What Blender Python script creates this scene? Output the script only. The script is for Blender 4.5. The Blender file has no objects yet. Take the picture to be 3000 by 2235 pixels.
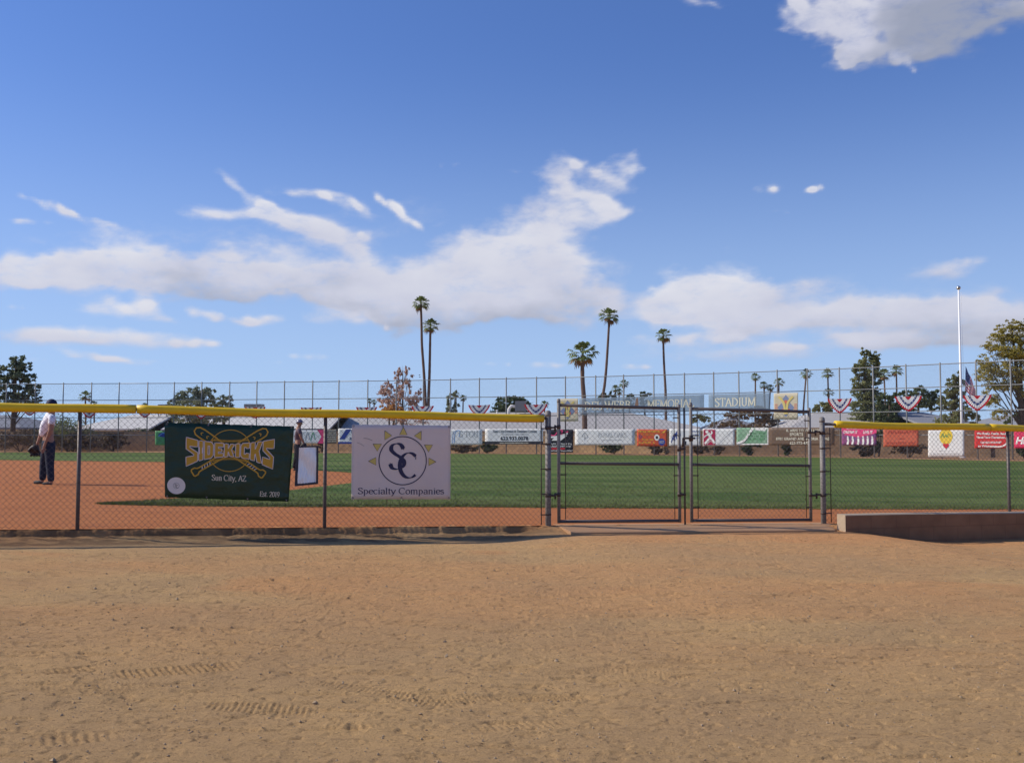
import bpy, math, random
import numpy as np
from mathutils import Vector, Matrix
R = math.radians
random.seed(7); np.random.seed(7)
# ------------------------------------------------------------------ camera, sky, sun, exposure
F = 2917.0; PITCH = R(3.09); CAMZ = 1.10
cam_d = bpy.data.cameras.new('camera'); cam = bpy.data.objects.new('camera', cam_d)
bpy.context.scene.collection.objects.link(cam)
cam.location = (0, 0, CAMZ); cam.rotation_euler = (R(90) + PITCH, 0, 0)
cam_d.sensor_width = 36.0; cam_d.lens = F / 3000 * 36; cam_d.clip_end = 5000; cam_d.clip_start = 0.05
sc = bpy.context.scene; sc.camera = cam
sc.view_settings.view_transform = 'Standard'; sc.view_settings.look = 'None'
sc.view_settings.exposure = 0.0; sc.view_settings.gamma = 1.0
try: sc.cycles.transparent_max_bounces = 24
except Exception: pass
SUN_VEC = Vector((-1.40, 0.10, 1.0)).normalized()
SUN_EL = math.asin(SUN_VEC.z); SUN_ROT = math.atan2(SUN_VEC.x, SUN_VEC.y)
sun_d = bpy.data.lights.new('sun', 'SUN'); sun_d.energy = 4.8; sun_d.angle = R(0.53); sun_d.color = (1.0, 0.91, 0.77)
sun = bpy.data.objects.new('sun', sun_d); sc.collection.objects.link(sun)
sun.rotation_euler = SUN_VEC.to_track_quat('Z', 'Y').to_euler(); sun.location = (-20, 0, 30)

def ray(px, py):
    u = (px - 1500) / F; v = (1117.5 - py) / F
    return Vector((u, math.cos(PITCH) - v * math.sin(PITCH), math.sin(PITCH) + v * math.cos(PITCH)))
def PY(px, py, Y):                     # world point seen at a photo pixel, at depth Y
    d = ray(px, py); return Vector((0, 0, CAMZ)) + d * (Y / d.y)
def azel(px, py):
    d = ray(px, py).normalized(); return math.atan2(d.x, d.y), math.asin(d.z)

# clouds: (x, y, rx, ry, rotation, strength, shade)
CL = [
 (40,800,150,46,0,1.0,.55),(240,805,200,66,0,1.05,.5),(395,785,165,72,0,1.1,.75),(620,820,230,66,0,1.1,.45),(850,810,220,74,0,1.1,.5),
 (1040,850,190,58,.1,1.0,.4),(1180,850,260,92,0,1.1,.4),(1400,800,210,104,0,1.1,.55),(1540,730,170,80,.2,.95,.7),(1640,830,190,105,0,1.0,.55),
 (1300,900,300,52,0,1.0,.35),(1000,935,130,32,0,.85,.6),(1550,890,250,62,0,.9,.45),
 (1650,635,165,66,.2,.98,.7),(1725,575,95,52,.6,.92,.7),(1625,515,75,46,.2,.80,.7),(1810,508,72,46,.3,.95,.8),(1715,492,70,18,.4,.5,.7),(1490,495,90,14,.1,.45,.7),(1322,483,42,12,0,.85,.8),
 (705,548,90,26,.55,.72,.8),(660,622,150,24,0,.88,.8),(800,625,110,40,.3,.9,.8),(950,690,160,44,.35,.75,.6),(880,665,120,40,.3,.7,.7),
 (905,568,130,20,.05,.8,.8),(1010,598,90,26,.35,.8,.8),(1150,598,60,16,.4,.85,.8),(1195,640,55,18,.75,.75,.8),(1080,690,50,20,0,.4,.7),
 (110,598,90,14,.35,.75,.8),(90,650,70,10,0,.55,.7),(240,640,110,14,.2,.65,.7),(330,660,30,9,0,.4,.7),(180,610,60,14,.3,.6,.7),
 (370,895,125,34,-.05,.98,.8),(430,930,130,20,.1,.6,.6),(595,922,62,24,.2,.9,.75),(770,932,82,26,-.1,.9,.75),(690,945,90,14,0,.6,.6),(55,898,34,10,0,.65,.7),
 (110,985,190,28,0,1.0,.5),(380,990,230,30,.03,1.05,.6),(580,1006,80,14,0,.85,.7),(250,1042,95,15,.1,.75,.6),(400,1062,130,15,.05,.8,.7),(110,1052,38,8,0,.55,.7),
 (905,1046,60,14,0,.65,.7),(800,1060,30,6,0,.45,.7),(1452,1070,44,9,0,.65,.7),(1600,1068,90,13,-.03,.65,.7),(1862,1078,60,12,0,.65,.7),(1130,963,20,8,0,.4,.7),
 (1960,900,150,56,-.2,1.0,.75),(2090,850,150,78,0,1.1,.8),(2200,880,170,60,.2,.8,.45),(2100,915,240,38,0,.9,.3),
 (2270,945,260,34,-.08,.8,.4),(2110,992,100,22,-.05,.72,.6),(1960,990,120,22,0,.5,.5),(2310,1010,60,14,0,.45,.6),
 (2580,890,190,48,0,.75,.5),(2720,930,280,66,0,.8,.4),(2560,1000,150,30,0,.75,.55),(2920,940,220,60,0,.72,.4),(2760,1010,260,40,0,.6,.4),(2820,790,190,36,0,.6,.5),(2850,755,70,22,0,.55,.6),(2400,830,100,30,0,.4,.5),(2990,860,120,40,0,.45,.4),
 (2250,553,52,17,0,.78,.8),(2395,556,50,16,0,.85,.8),(2400,538,24,14,0,.55,.8),(2280,618,60,10,0,.42,.7),(1935,530,20,12,0,.4,.7),(1880,610,40,26,0,.38,.7),
 (2430,40,130,90,0,1.2,.66),(2480,130,90,52,0,1.1,.7),(2560,90,200,80,0,1.1,.35),(2590,165,170,34,0,.95,.2),(2455,190,50,22,-.2,.6,.4),(2650,190,50,22,.5,.8,.45),
 (2760,110,130,78,0,1.1,.05),(2900,20,190,80,0,1.1,-.05),(2700,20,220,60,0,1.1,.1),(2990,30,90,30,0,.8,.3),(2340,10,50,20,.6,.6,.6),(2080,8,110,16,0,.6,.5),(2290,30,40,18,.3,.35,.5),
 (2560,930,600,105,0,.46,.5),(1250,650,330,90,0,.30,.7),(700,700,420,60,0,.32,.7),(250,690,300,40,0,.30,.7),(2050,1030,500,40,0,.40,.6),
 (1500,-150,500,60,0,.6,.5),(3500,800,300,90,0,1,.5),(-500,820,300,70,0,1,.5),(3600,200,300,120,0,1,.3),(-700,400,260,90,0,.8,.5),
]
world = bpy.data.worlds.new('World'); sc.world = world; world.use_nodes = True
nt = world.node_tree; nt.nodes.clear()
def wn(t, **k):
    n = nt.nodes.new(t)
    for a, b in k.items(): setattr(n, a, b)
    return n
def wm(op, a, b=None, c=None, clamp=False):
    n = wn('ShaderNodeMath', operation=op); n.use_clamp = clamp
    for i, x in enumerate((a, b, c)):
        if x is None: continue
        if isinstance(x, (int, float)): n.inputs[i].default_value = x
        else: nt.links.new(x, n.inputs[i])
    return n.outputs[0]
out = wn('ShaderNodeOutputWorld'); bg = wn('ShaderNodeBackground'); bg.inputs['Strength'].default_value = 0.1
nt.links.new(bg.outputs[0], out.inputs[0])
sky = wn('ShaderNodeTexSky', sky_type='NISHITA', sun_disc=False, sun_elevation=SUN_EL, sun_rotation=SUN_ROT)
sky.altitude = 350; sky.air_density = 1.0; sky.dust_density = 0.3; sky.ozone_density = 2.0
tcw = wn('ShaderNodeTexCoord'); lift = wn('ShaderNodeVectorMath', operation='MULTIPLY_ADD'); nt.links.new(tcw.outputs['Generated'], lift.inputs[0])
lift.inputs[1].default_value = (1, 1, .9); lift.inputs[2].default_value = (0, 0, .13); nrm = wn('ShaderNodeVectorMath', operation='NORMALIZE')
nt.links.new(lift.outputs[0], nrm.inputs[0]); nt.links.new(nrm.outputs[0], sky.inputs[0])
tint = wn('ShaderNodeMix', data_type='RGBA', blend_type='MULTIPLY'); tint.inputs[0].default_value = 1.0
nt.links.new(sky.outputs[0], tint.inputs[6]); tint.inputs[7].default_value = (.84, 1.06, 1.58, 1)
sepw = wn('ShaderNodeSeparateXYZ'); nt.links.new(tcw.outputs['Generated'], sepw.inputs[0])
hz = wn('ShaderNodeMapRange', interpolation_type='SMOOTHERSTEP'); nt.links.new(sepw.outputs[2], hz.inputs[0])
hz.inputs[1].default_value = -.12; hz.inputs[2].default_value = .42; hz.inputs[3].default_value = .97; hz.inputs[4].default_value = 0.0
hmx = wn('ShaderNodeMix', data_type='RGBA'); nt.links.new(hz.outputs[0], hmx.inputs[0]); nt.links.new(tint.outputs[2], hmx.inputs[6]); hmx.inputs[7].default_value = (4.6, 6.3, 8.7, 1)
nt.links.new(hmx.outputs[2], bg.inputs['Color'])
world.cycles.sampling_method = 'MANUAL'; world.cycles.sample_map_resolution = 256

# ---- numpy value noise
def _hash(ix, iy, seed):
    h = (ix.astype(np.int64) * 374761393 + iy.astype(np.int64) * 668265263 + seed * 1442695041) & 0xffffffff
    h = ((h ^ (h >> 13)) * 1274126177) & 0xffffffff
    return ((h ^ (h >> 16)) & 0xffff) / 65535.0
def vnoise(x, y, seed=0):
    x0 = np.floor(x); y0 = np.floor(y); fx = x - x0; fy = y - y0
    fx = fx * fx * fx * (fx * (fx * 6 - 15) + 10); fy = fy * fy * fy * (fy * (fy * 6 - 15) + 10)
    a = _hash(x0, y0, seed); b = _hash(x0 + 1, y0, seed); c = _hash(x0, y0 + 1, seed); d = _hash(x0 + 1, y0 + 1, seed)
    return (a + (b - a) * fx) * (1 - fy) + (c + (d - c) * fx) * fy
def fbm(x, y, oct=4, seed=0, rough=.5):
    t = 0; a = 1; n = 0
    for k in range(oct):
        t = t + a * vnoise(x * 2 ** k + 17.3 * k, y * 2 ** k + 5.1 * k, seed + k); n += a; a *= rough
    return t / n
def smoothstep(a, b, x):
    t = np.clip((x - a) / (b - a), 0, 1); return t * t * (3 - 2 * t)

# ---- the cloud layer: a curved sheet three kilometres out, ahead of the camera, thick and thin where the clouds are
def mesh_from_arrays(name, co, quads):
    me = bpy.data.meshes.new(name); me.vertices.add(len(co)); me.vertices.foreach_set('co', np.asarray(co, dtype=np.float32).ravel())
    q = np.asarray(quads, dtype=np.int32); me.loops.add(q.size); me.polygons.add(len(q))
    me.loops.foreach_set('vertex_index', q.ravel()); me.polygons.foreach_set('loop_start', np.arange(0, q.size, q.shape[1], dtype=np.int32))
    me.polygons.foreach_set('loop_total', np.full(len(q), q.shape[1], dtype=np.int32)); me.update(calc_edges=True); return me
def grid_quads(nx, ny):
    i = np.arange(nx - 1)[None, :] + nx * np.arange(ny - 1)[:, None]; i = i.ravel()
    return np.stack([i, i + 1, i + nx + 1, i + nx], 1)
nA, nE = 620, 260
A_, E_ = np.meshgrid(np.radians(np.linspace(-40, 40, nA)), np.radians(np.linspace(-1.0, 34, nE)))
wx = (fbm(A_ * 18, E_ * 36, 5, 3) - .5) * .075 + (fbm(A_ * 60, E_ * 110, 3, 13) - .5) * .012
wy = (fbm(A_ * 18, E_ * 36, 5, 9) - .5) * .034 + (fbm(A_ * 60, E_ * 110, 3, 19) - .5) * .007
S_ = np.zeros_like(A_); H_ = np.zeros_like(A_)
rc = random.Random(5); CL2 = []
for c in CL:                                   # small clouds break into ragged tufts
    if c[3] < 45 and c[5] < 1.0:
        x, y, rx, ry, rot, st, shd = c; CL2.append((x, y, rx, ry, rot, st * .40, shd))
        for _ in range(9 if rx > 45 else 4):
            p = rc.uniform(-.85, .85); q = rc.uniform(-.6, .6) * (1 - abs(p) * .5); k = rc.uniform(.18, .42)
            CL2.append((x + (p*rx*math.cos(rot) - q*ry*math.sin(rot)), y + (p*rx*math.sin(rot) + q*ry*math.cos(rot)), rx*k, max(9, ry*k*1.7), rot + rc.uniform(-.2, .35), st * .30, shd))
    else: CL2.append(c)
for (x, y, rx, ry, rot, st, shd) in CL2:
    a0, e0 = azel(x, y); k = ray(x, y).normalized().y
    wf = 1.0 if ry > 45 else (.30 if ry > 22 else .16)
    da = (A_ + wx * wf - a0) * F / (k * k); de = (E_ + wy * wf - e0) * F / k
    c, s_ = math.cos(rot), math.sin(rot)
    p = (da * c - de * s_) / (rx * 1.42); q = (da * s_ + de * c) / (ry * 1.5)
    v = st * np.maximum(0, 1 - p * p - q * q) ** 1.5; S_ += v; H_ += v * (shd + .35 * q)
edge = smoothstep(R(-40), R(-36), A_) * (1 - smoothstep(R(36), R(40), A_)) * (1 - smoothstep(R(28), R(33), E_))
S_ *= edge
RD = 3000.0
co = np.stack([RD * np.cos(E_) * np.sin(A_), RD * np.cos(E_) * np.cos(A_), RD * np.sin(E_) + CAMZ], -1).reshape(-1, 3)
me = mesh_from_arrays('clouds', co, grid_quads(nA, nE))
for nm, arr in (('cloud_amount', S_), ('lit', H_ / np.maximum(S_, .02))):
    at = me.attributes.new(nm, 'FLOAT', 'POINT'); at.data.foreach_set('value', arr.astype(np.float32).ravel())
clouds = bpy.data.objects.new('clouds', me); sc.collection.objects.link(clouds); clouds['kind'] = 'structure'
clouds.visible_shadow = True
cm = bpy.data.materials.new('clouds'); cm.use_nodes = True; nt = cm.node_tree; nt.nodes.clear()
out = wn('ShaderNodeOutputMaterial')
ad_ = wn('ShaderNodeAttribute', attribute_name='cloud_amount'); al_ = wn('ShaderNodeAttribute', attribute_name='lit')
sm = ad_.outputs['Fac']
geo = wn('ShaderNodeNewGeometry'); ms = wn('ShaderNodeVectorMath', operation='MULTIPLY'); nt.links.new(geo.outputs['Position'], ms.inputs[0]); ms.inputs[1].default_value = (1 / RD, 1 / RD, 2.2 / RD)
def noise(vec, scale, detail, rough=.55, dist=0.0, off=(0, 0, 0)):
    a = wn('ShaderNodeVectorMath', operation='ADD'); nt.links.new(vec, a.inputs[0]); a.inputs[1].default_value = off
    n = wn('ShaderNodeTexNoise'); n.inputs['Scale'].default_value = scale; n.inputs['Detail'].default_value = detail
    n.inputs['Roughness'].default_value = rough; n.inputs['Distortion'].default_value = dist
    nt.links.new(a.outputs[0], n.inputs['Vector']); return n
n2 = noise(ms.outputs[0], 26, 9, .6, .3, (3, 1, 0)); n3 = noise(ms.outputs[0], 11, 4, .5, 0, (7, 2, 0))
sm_c = wm('MINIMUM', sm, 1.15)
dn = wm('MULTIPLY_ADD', n2.outputs['Fac'], 1.5, wm('MULTIPLY_ADD', n3.outputs['Fac'], .5, wm('SUBTRACT', sm_c, 1.17)))
n4 = noise(ms.outputs[0], 75, 6, .6, .2, (5, 9, 0)); dn = wm('ADD', dn, wm('MULTIPLY_ADD', n4.outputs['Fac'], .5, -.25))
mr = wn('ShaderNodeMapRange', interpolation_type='SMOOTHSTEP'); nt.links.new(dn, mr.inputs[0])
mr.inputs[1].default_value = 0.0; mr.inputs[2].default_value = 1.08; mr.inputs[3].default_value = 0; mr.inputs[4].default_value = 1
gate_ = wm('MULTIPLY', sm, 5.0, clamp=True)
thin = wm('MINIMUM', wm('MULTIPLY_ADD', sm, .78, .12), .93)
mask = wm('MULTIPLY', wm('MULTIPLY', mr.outputs[0], gate_), thin)
shade = wm('ADD', al_.outputs['Fac'], wm('MULTIPLY_ADD', n3.outputs['Fac'], .9, -.45), clamp=True)
cr = wn('ShaderNodeValToRGB'); nt.links.new(shade, cr.inputs[0])
cr.color_ramp.elements[0].position = 0.0; cr.color_ramp.elements[0].color = (.34, .37, .47, 1)
cr.color_ramp.elements[1].position = 1.0; cr.color_ramp.elements[1].color = (.80, .80, .85, 1)
e = cr.color_ramp.elements.new(.45); e.color = (.62, .63, .74, 1)
em = wn('ShaderNodeEmission'); nt.links.new(cr.outputs[0], em.inputs[0]); tr = wn('ShaderNodeBsdfTransparent')
mxs = wn('ShaderNodeMixShader'); nt.links.new(mask, mxs.inputs[0]); nt.links.new(tr.outputs[0], mxs.inputs[1]); nt.links.new(em.outputs[0], mxs.inputs[2])
nt.links.new(mxs.outputs[0], out.inputs[0]); cm.cycles.emission_sampling = 'NONE'
me.materials.append(cm)
# ------------------------------------------------------------------ helpers
COL = sc.collection
def mat(name, color, rough=.8, metal=0.0, spec=.3, noise_=None, bump=None, trans=0.0, alpha=None, coat=0.0):
    """noise_=(scale, amount, second colour), bump=(scale, strength, distance)"""
    m = bpy.data.materials.new(name); m.use_nodes = True; t = m.node_tree; p = t.nodes['Principled BSDF']
    p.inputs['Base Color'].default_value = (*color, 1); p.inputs['Roughness'].default_value = rough
    p.inputs['Metallic'].default_value = metal; p.inputs['Specular IOR Level'].default_value = spec
    p.inputs['Coat Weight'].default_value = coat
    tcn = t.nodes.new('ShaderNodeTexCoord')
    if noise_:
        n = t.nodes.new('ShaderNodeTexNoise'); n.inputs['Scale'].default_value = noise_[0]; n.inputs['Detail'].default_value = 6
        n.inputs['Roughness'].default_value = .65
        t.links.new(tcn.outputs['Object'], n.inputs['Vector'])
        r = t.nodes.new('ShaderNodeMapRange'); t.links.new(n.outputs['Fac'], r.inputs[0]); r.inputs[1].default_value = .5 - .25; r.inputs[2].default_value = .75
        r.inputs[3].default_value = 0; r.inputs[4].default_value = noise_[1]
        x = t.nodes.new('ShaderNodeMix'); x.data_type = 'RGBA'; t.links.new(r.outputs[0], x.inputs[0])
        x.inputs[6].default_value = (*color, 1); x.inputs[7].default_value = (*noise_[2], 1)
        t.links.new(x.outputs[2], p.inputs['Base Color'])
    if bump:
        n = t.nodes.new('ShaderNodeTexNoise'); n.inputs['Scale'].default_value = bump[0]; n.inputs['Detail'].default_value = 5
        t.links.new(tcn.outputs['Object'], n.inputs['Vector'])
        b = t.nodes.new('ShaderNodeBump'); b.inputs['Strength'].default_value = bump[1]; b.inputs['Distance'].default_value = bump[2]
        t.links.new(n.outputs['Fac'], b.inputs['Height']); t.links.new(b.outputs[0], p.inputs['Normal'])
    if trans:                                            # light passes through the sheet
        o = t.nodes['Material Output']; tl = t.nodes.new('ShaderNodeBsdfTranslucent'); tl.inputs[0].default_value = (*color, 1)
        x = t.nodes.new('ShaderNodeMixShader'); x.inputs[0].default_value = trans
        t.links.new(p.outputs[0], x.inputs[1]); t.links.new(tl.outputs[0], x.inputs[2]); t.links.new(x.outputs[0], o.inputs[0])
    if alpha is not None:
        o = t.nodes['Material Output']; src = o.inputs[0].links[0].from_socket; tp = t.nodes.new('ShaderNodeBsdfTransparent')
        x = t.nodes.new('ShaderNodeMixShader'); x.inputs[0].default_value = alpha
        t.links.new(tp.outputs[0], x.inputs[1]); t.links.new(src, x.inputs[2]); t.links.new(x.outputs[0], o.inputs[0])
    return m
class MB:
    def __init__(s): s.v = []; s.f = []; s.mi = []
    def add(s, vs, fs, m=0):
        b = len(s.v); s.v += [tuple(v) for v in vs]; s.f += [tuple(i + b for i in f) for f in fs]; s.mi += [m] * len(fs)
    def box(s, x0, x1, y0, y1, z0, z1, m=0):
        vs = [(x0,y0,z0),(x1,y0,z0),(x1,y1,z0),(x0,y1,z0),(x0,y0,z1),(x1,y0,z1),(x1,y1,z1),(x0,y1,z1)]
        s.add(vs, [(0,3,2,1),(4,5,6,7),(0,1,5,4),(1,2,6,5),(2,3,7,6),(3,0,4,7)], m)
    def tube(s, pts, rad, n=10, m=0, cap=True, phase=0.0):
        pts = [Vector(p) for p in pts]; k = len(pts)
        rad = [rad] * k if isinstance(rad, (int, float)) else rad
        vs = []; prev = None
        for i, p in enumerate(pts):
            t = (pts[min(i + 1, k - 1)] - pts[max(i - 1, 0)]).normalized()
            if prev is None: a = t.orthogonal().normalized() if abs(t.z) < .9 else Vector((1, 0, 0))
            else: a = prev
            a = (a - t * a.dot(t)).normalized(); prev = a; b = t.cross(a)
            for j in range(n):
                q = 2 * math.pi * j / n + phase; vs.append(p + (a * math.cos(q) + b * math.sin(q)) * rad[i])
        fs = [(i*n+j, i*n+(j+1) % n, (i+1)*n+(j+1) % n, (i+1)*n+j) for i in range(k-1) for j in range(n)]
        if cap: fs += [tuple(range(n-1, -1, -1)), tuple(range((k-1)*n, k*n))]
        s.add(vs, fs, m)
    def dome(s, c, r, m=0, n=10, rings=4, zs=1.0):
        vs = []; c = Vector(c)
        for i in range(rings):
            a = math.pi / 2 * i / rings
            for j in range(n):
                q = 2 * math.pi * j / n; vs.append(c + Vector((math.cos(q)*math.cos(a)*r, math.sin(q)*math.cos(a)*r, math.sin(a)*r*zs)))
        vs.append(c + Vector((0, 0, r * zs)))
        fs = [(i*n+j, i*n+(j+1) % n, (i+1)*n+(j+1) % n, (i+1)*n+j) for i in range(rings-1) for j in range(n)]
        fs += [((rings-1)*n+j, (rings-1)*n+(j+1) % n, rings*n) for j in range(n)]
        s.add(vs, fs, m)
    def build(s, name, mats, parent=None, loc=None, rotz=0.0, smooth=False):
        me = bpy.data.meshes.new(name); me.from_pydata(s.v, [], s.f)
        if not isinstance(mats, (list, tuple)): mats = [mats]
        for m in mats: me.materials.append(m)
        if len(mats) > 1: me.polygons.foreach_set('material_index', s.mi)
        if smooth: me.polygons.foreach_set('use_smooth', [True] * len(s.f))
        me.update(); o = bpy.data.objects.new(name, me); COL.objects.link(o)
        if parent: o.parent = parent
        if loc is not None: o.location = loc
        if rotz: o.rotation_euler = (0, 0, rotz)
        return o
def tag(o, label, cat, group=None, kind=None):
    if label: o['label'] = label
    if cat: o['category'] = cat
    if group: o['group'] = group
    if kind: o['kind'] = kind
    return o
def empty(name, loc, label, cat, group=None, rotz=0.0):
    o = bpy.data.objects.new(name, None); COL.objects.link(o); o.location = loc; o.rotation_euler = (0, 0, rotz)
    o.empty_display_size = .2
    return tag(o, label, cat, group)
def struct(o): o['kind'] = 'structure'; return o

# ------------------------------------------------------------------ the near fence line and the lie of the land
FA = Vector((-5.096, 11.75)); PHI = math.atan(.2757); FD = Vector((math.cos(PHI), math.sin(PHI))); FN = Vector((math.sin(PHI), -math.cos(PHI)))
def zbase(s): return -0.0169 * np.clip(s, -8, 17)
def near_sd(px, py, d=0.0):            # photo pixel -> (s along the fence, z) on the vertical plane d metres towards the camera
    r = ray(px, py); A = FA + FN * d
    t = (A.x * FN.x + A.y * FN.y) / (r.x * FN.x + r.y * FN.y)
    p = Vector((0, 0, CAMZ)) + r * t
    return (p.x - FA.x) * FD.x + (p.y - FA.y) * FD.y, p.z
def W(s, d, z): return Vector((FA.x + FD.x * s + FN.x * d, FA.y + FD.y * s + FN.y * d, z))
def ground(x, y, detail=True):
    x = np.asarray(x, dtype=float); y = np.asarray(y, dtype=float)
    s = (x - FA.x) * FD.x + (y - FA.y) * FD.y; d = (x - FA.x) * FN.x + (y - FA.y) * FN.y
    zb = zbase(s)
    zf = zb * (1 - smoothstep(3, 22, -d))
    left = zb - .135; pad = zb - .055; right = -.41 + 0 * s
    ze = left + (pad - left) * smoothstep(4.6, 6.2, s); ze = ze + (right - ze) * smoothstep(9.7, 11.6, s)
    w = smoothstep(.4, 9.0, d)
    zt = ze * (1 - w) + (-.42) * w
    step = smoothstep(.02, .055, d) * (.080 + 0 * s) * (1 - smoothstep(5.2, 6.0, s))
    kk = smoothstep(.05, .55, d)
    kk = np.where(s > 9.95, smoothstep(.44, .52, d), kk)
    zfront = np.minimum(zb, (zb - step) * (1 - kk) + zt * kk)
    zfront = np.where(s > 9.95, zb * (1 - kk) + zt * kk, zfront)
    z = np.where(d > 0, zfront, zf)
    return z
def near_ground_detail(x, y, d, s):
    m = smoothstep(.5, 1.4, d)
    z = (fbm(x * .9, y * 1.3, 3, 31) - .5) * .04 * smoothstep(1.0, 4, d)
    z = z + (fbm(x * 2.2 + 9, y * 6, 4, 41) - .5) * .016
    z = z + (fbm(x * 7 + 9, y * 12, 4, 47) - .5) * .010
    b = fbm(x * 16, y * 22, 2, 53); z = z - smoothstep(.66, .80, b) * .007 + smoothstep(.7, .85, fbm(x * 22, y * 26, 2, 57)) * .006
    # scuffs: short shallow gouges drawn out across the ground
    g = fbm(x * 2.6 + 3, y * 15, 3, 61); z = z - smoothstep(.67, .75, g) * .011
    return z * (m * .85 + .15)

# ------------------------------------------------------------------ ground sheet: one mesh out to the horizon
def axis(lo, hi, segs, far_lo, far_hi, n):
    a = [np.arange(s0, s1, st) for s0, s1, st in segs]; a = np.concatenate(a + [[hi]])
    g1 = lo - np.geomspace(.1, lo - far_lo, n)[::-1]; g2 = hi + np.geomspace(.1, far_hi - hi, n)
    return np.concatenate([g1, a, g2])
gx = axis(-8, 10, [(-8, -3.6, .03), (-3.6, 3.6, .012), (3.6, 10, .03)], -900, 900, 26)
gy = axis(1.2, 16.5, [(1.2, 4.2, .04), (4.2, 7.6, .0125), (7.6, 10.5, .022), (10.5, 11.2, .03), (11.2, 14.0, .018), (14.0, 16.5, .03)], -60, 1500, 34)
GX, GY = np.meshgrid(gx, gy)
SS = (GX - FA.x) * FD.x + (GY - FA.y) * FD.y; DD = (GX - FA.x) * FN.x + (GY - FA.y) * FN.y
GZ = ground(GX, GY)
GZ = GZ - .035 * smoothstep(.25, .6, -DD)                  # the tan earth lies under the infield and the grass
inner = (GX > -8.2) & (GX < 10.2) & (GY > 1) & (GY < 16.6)
blk = (SS > 9.9) & (DD > .3) & (DD < .75)
det = near_ground_detail(GX, GY, DD, SS)
GZ = GZ + np.where(inner & (DD > 0.03) & ~blk, det, 0)
# crumbly lip below the mesh
GZ = GZ + np.where(inner & (DD > -.1) & (DD < .5) & (SS < 9.9), (fbm(GX * 9, GY * 9, 3, 71) - .5) * .035 * smoothstep(.5, .2, DD) , 0)
def track(x0, y0, x1, y1, w, pitch, depth, slant=.25, wob=7):
    """a tyre print: cross bars pressed into the dirt along a line"""
    global GZ
    dx, dy = x1 - x0, y1 - y0; L = math.hypot(dx, dy); ux, uy = dx / L, dy / L
    a = (GX - x0) * ux + (GY - y0) * uy; b = -(GX - x0) * uy + (GY - y0) * ux
    m = smoothstep(0, .15, a) * (1 - smoothstep(L - .15, L, a)) * (1 - smoothstep(w * .42, w * .55, np.abs(b)))
    patch = smoothstep(.34, .62, fbm(a * 1.8 + x0, b * 3 + y0, 2, wob))
    bars = .5 + .5 * np.sin(2 * np.pi * (a + slant * b + .006 * (fbm(a * 30, b * 30, 2, 5) - .5)) / pitch)
    GZ = GZ - m * patch * depth * (smoothstep(.35, .75, bars) + .35)
def gp(px, py, h=-.415):
    r = ray(px, py); t = (h - CAMZ) / r.z; return r.x * t, r.y * t
for (ax, ay, bx, by, w, pi_, de) in [(-60,2026,330,1984,.14,.038,.009),(300,2010,720,1978,.20,.042,.012),(560,2080,960,2100,.16,.036,.008),(1180,2066,1760,2042,.15,.03,.007),
                                     (1600,1985,2350,1940,.12,.024,.005),(-80,2052,520,2030,.12,.034,.004),(900,2010,1350,2075,.14,.034,.006),(980,2150,1700,2120,.16,.04,.006),(2050,2100,2900,2060,.14,.034,.004),(1250,1880,1700,1862,.12,.03,.004),(2100,1812,2460,1758,.10,.03,.006),(1700,1975,2380,2020,.10,.03,.004),(60,2180,380,2160,.2,.05,.008)]:
    x0, y0 = gp(ax, ay); x1, y1 = gp(bx, by); track(x0, y0, x1, y1, w, pi_, de)
me = mesh_from_arrays('ground', np.stack([GX, GY, GZ], -1).reshape(-1, 3), grid_quads(len(gx), len(gy)))
spill = smoothstep(4.6, 7, SS) * smoothstep(3.6, .6, DD + .5 * (fbm(GX * .8, GY * 1.6, 3, 81) - .5) * 4) * .9
spill = np.maximum(spill, smoothstep(9, 11, SS) * smoothstep(4.0, 1.5, DD) * .45)
spill = np.maximum(spill, smoothstep(.5, .72, fbm(GX * .55 + 2, GY * 1.1, 3, 83)) * .55 * smoothstep(6.5, 8.5, GY))
spill = np.maximum(spill, smoothstep(.12, .02, DD))
spill = np.maximum(spill, .42 * smoothstep(5.5, 8.5, GY) * smoothstep(.25, .6, fbm(GX * .35 + 7, GY * .8, 3, 87)) * smoothstep(.9, 2.2, DD))
spill = np.clip(spill, 0, 1) * (GY < 40) * (np.abs(GX) < 30)
at = me.attributes.new('spill', 'FLOAT', 'POINT'); at.data.foreach_set('value', spill.astype(np.float32).ravel())
lip = smoothstep(-.02, .03, DD) * (1 - smoothstep(.42, .70, DD + .14 * (fbm(GX * 1.5, GY * 3, 3, 91) - .5))) * (1 - smoothstep(5.2, 6.2, SS)) * (GY < 18) * (.35 + .65 * smoothstep(.35, .6, fbm(GX * 4, GY * 9, 4, 93)))  # dark soil on the lip, with the shade below the fence painted in
at = me.attributes.new('lip_shade', 'FLOAT', 'POINT'); at.data.foreach_set('value', lip.astype(np.float32).ravel())
me.polygons.foreach_set('use_smooth', [True] * len(me.polygons))
g = bpy.data.objects.new('ground', me); COL.objects.link(g); struct(g)

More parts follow.
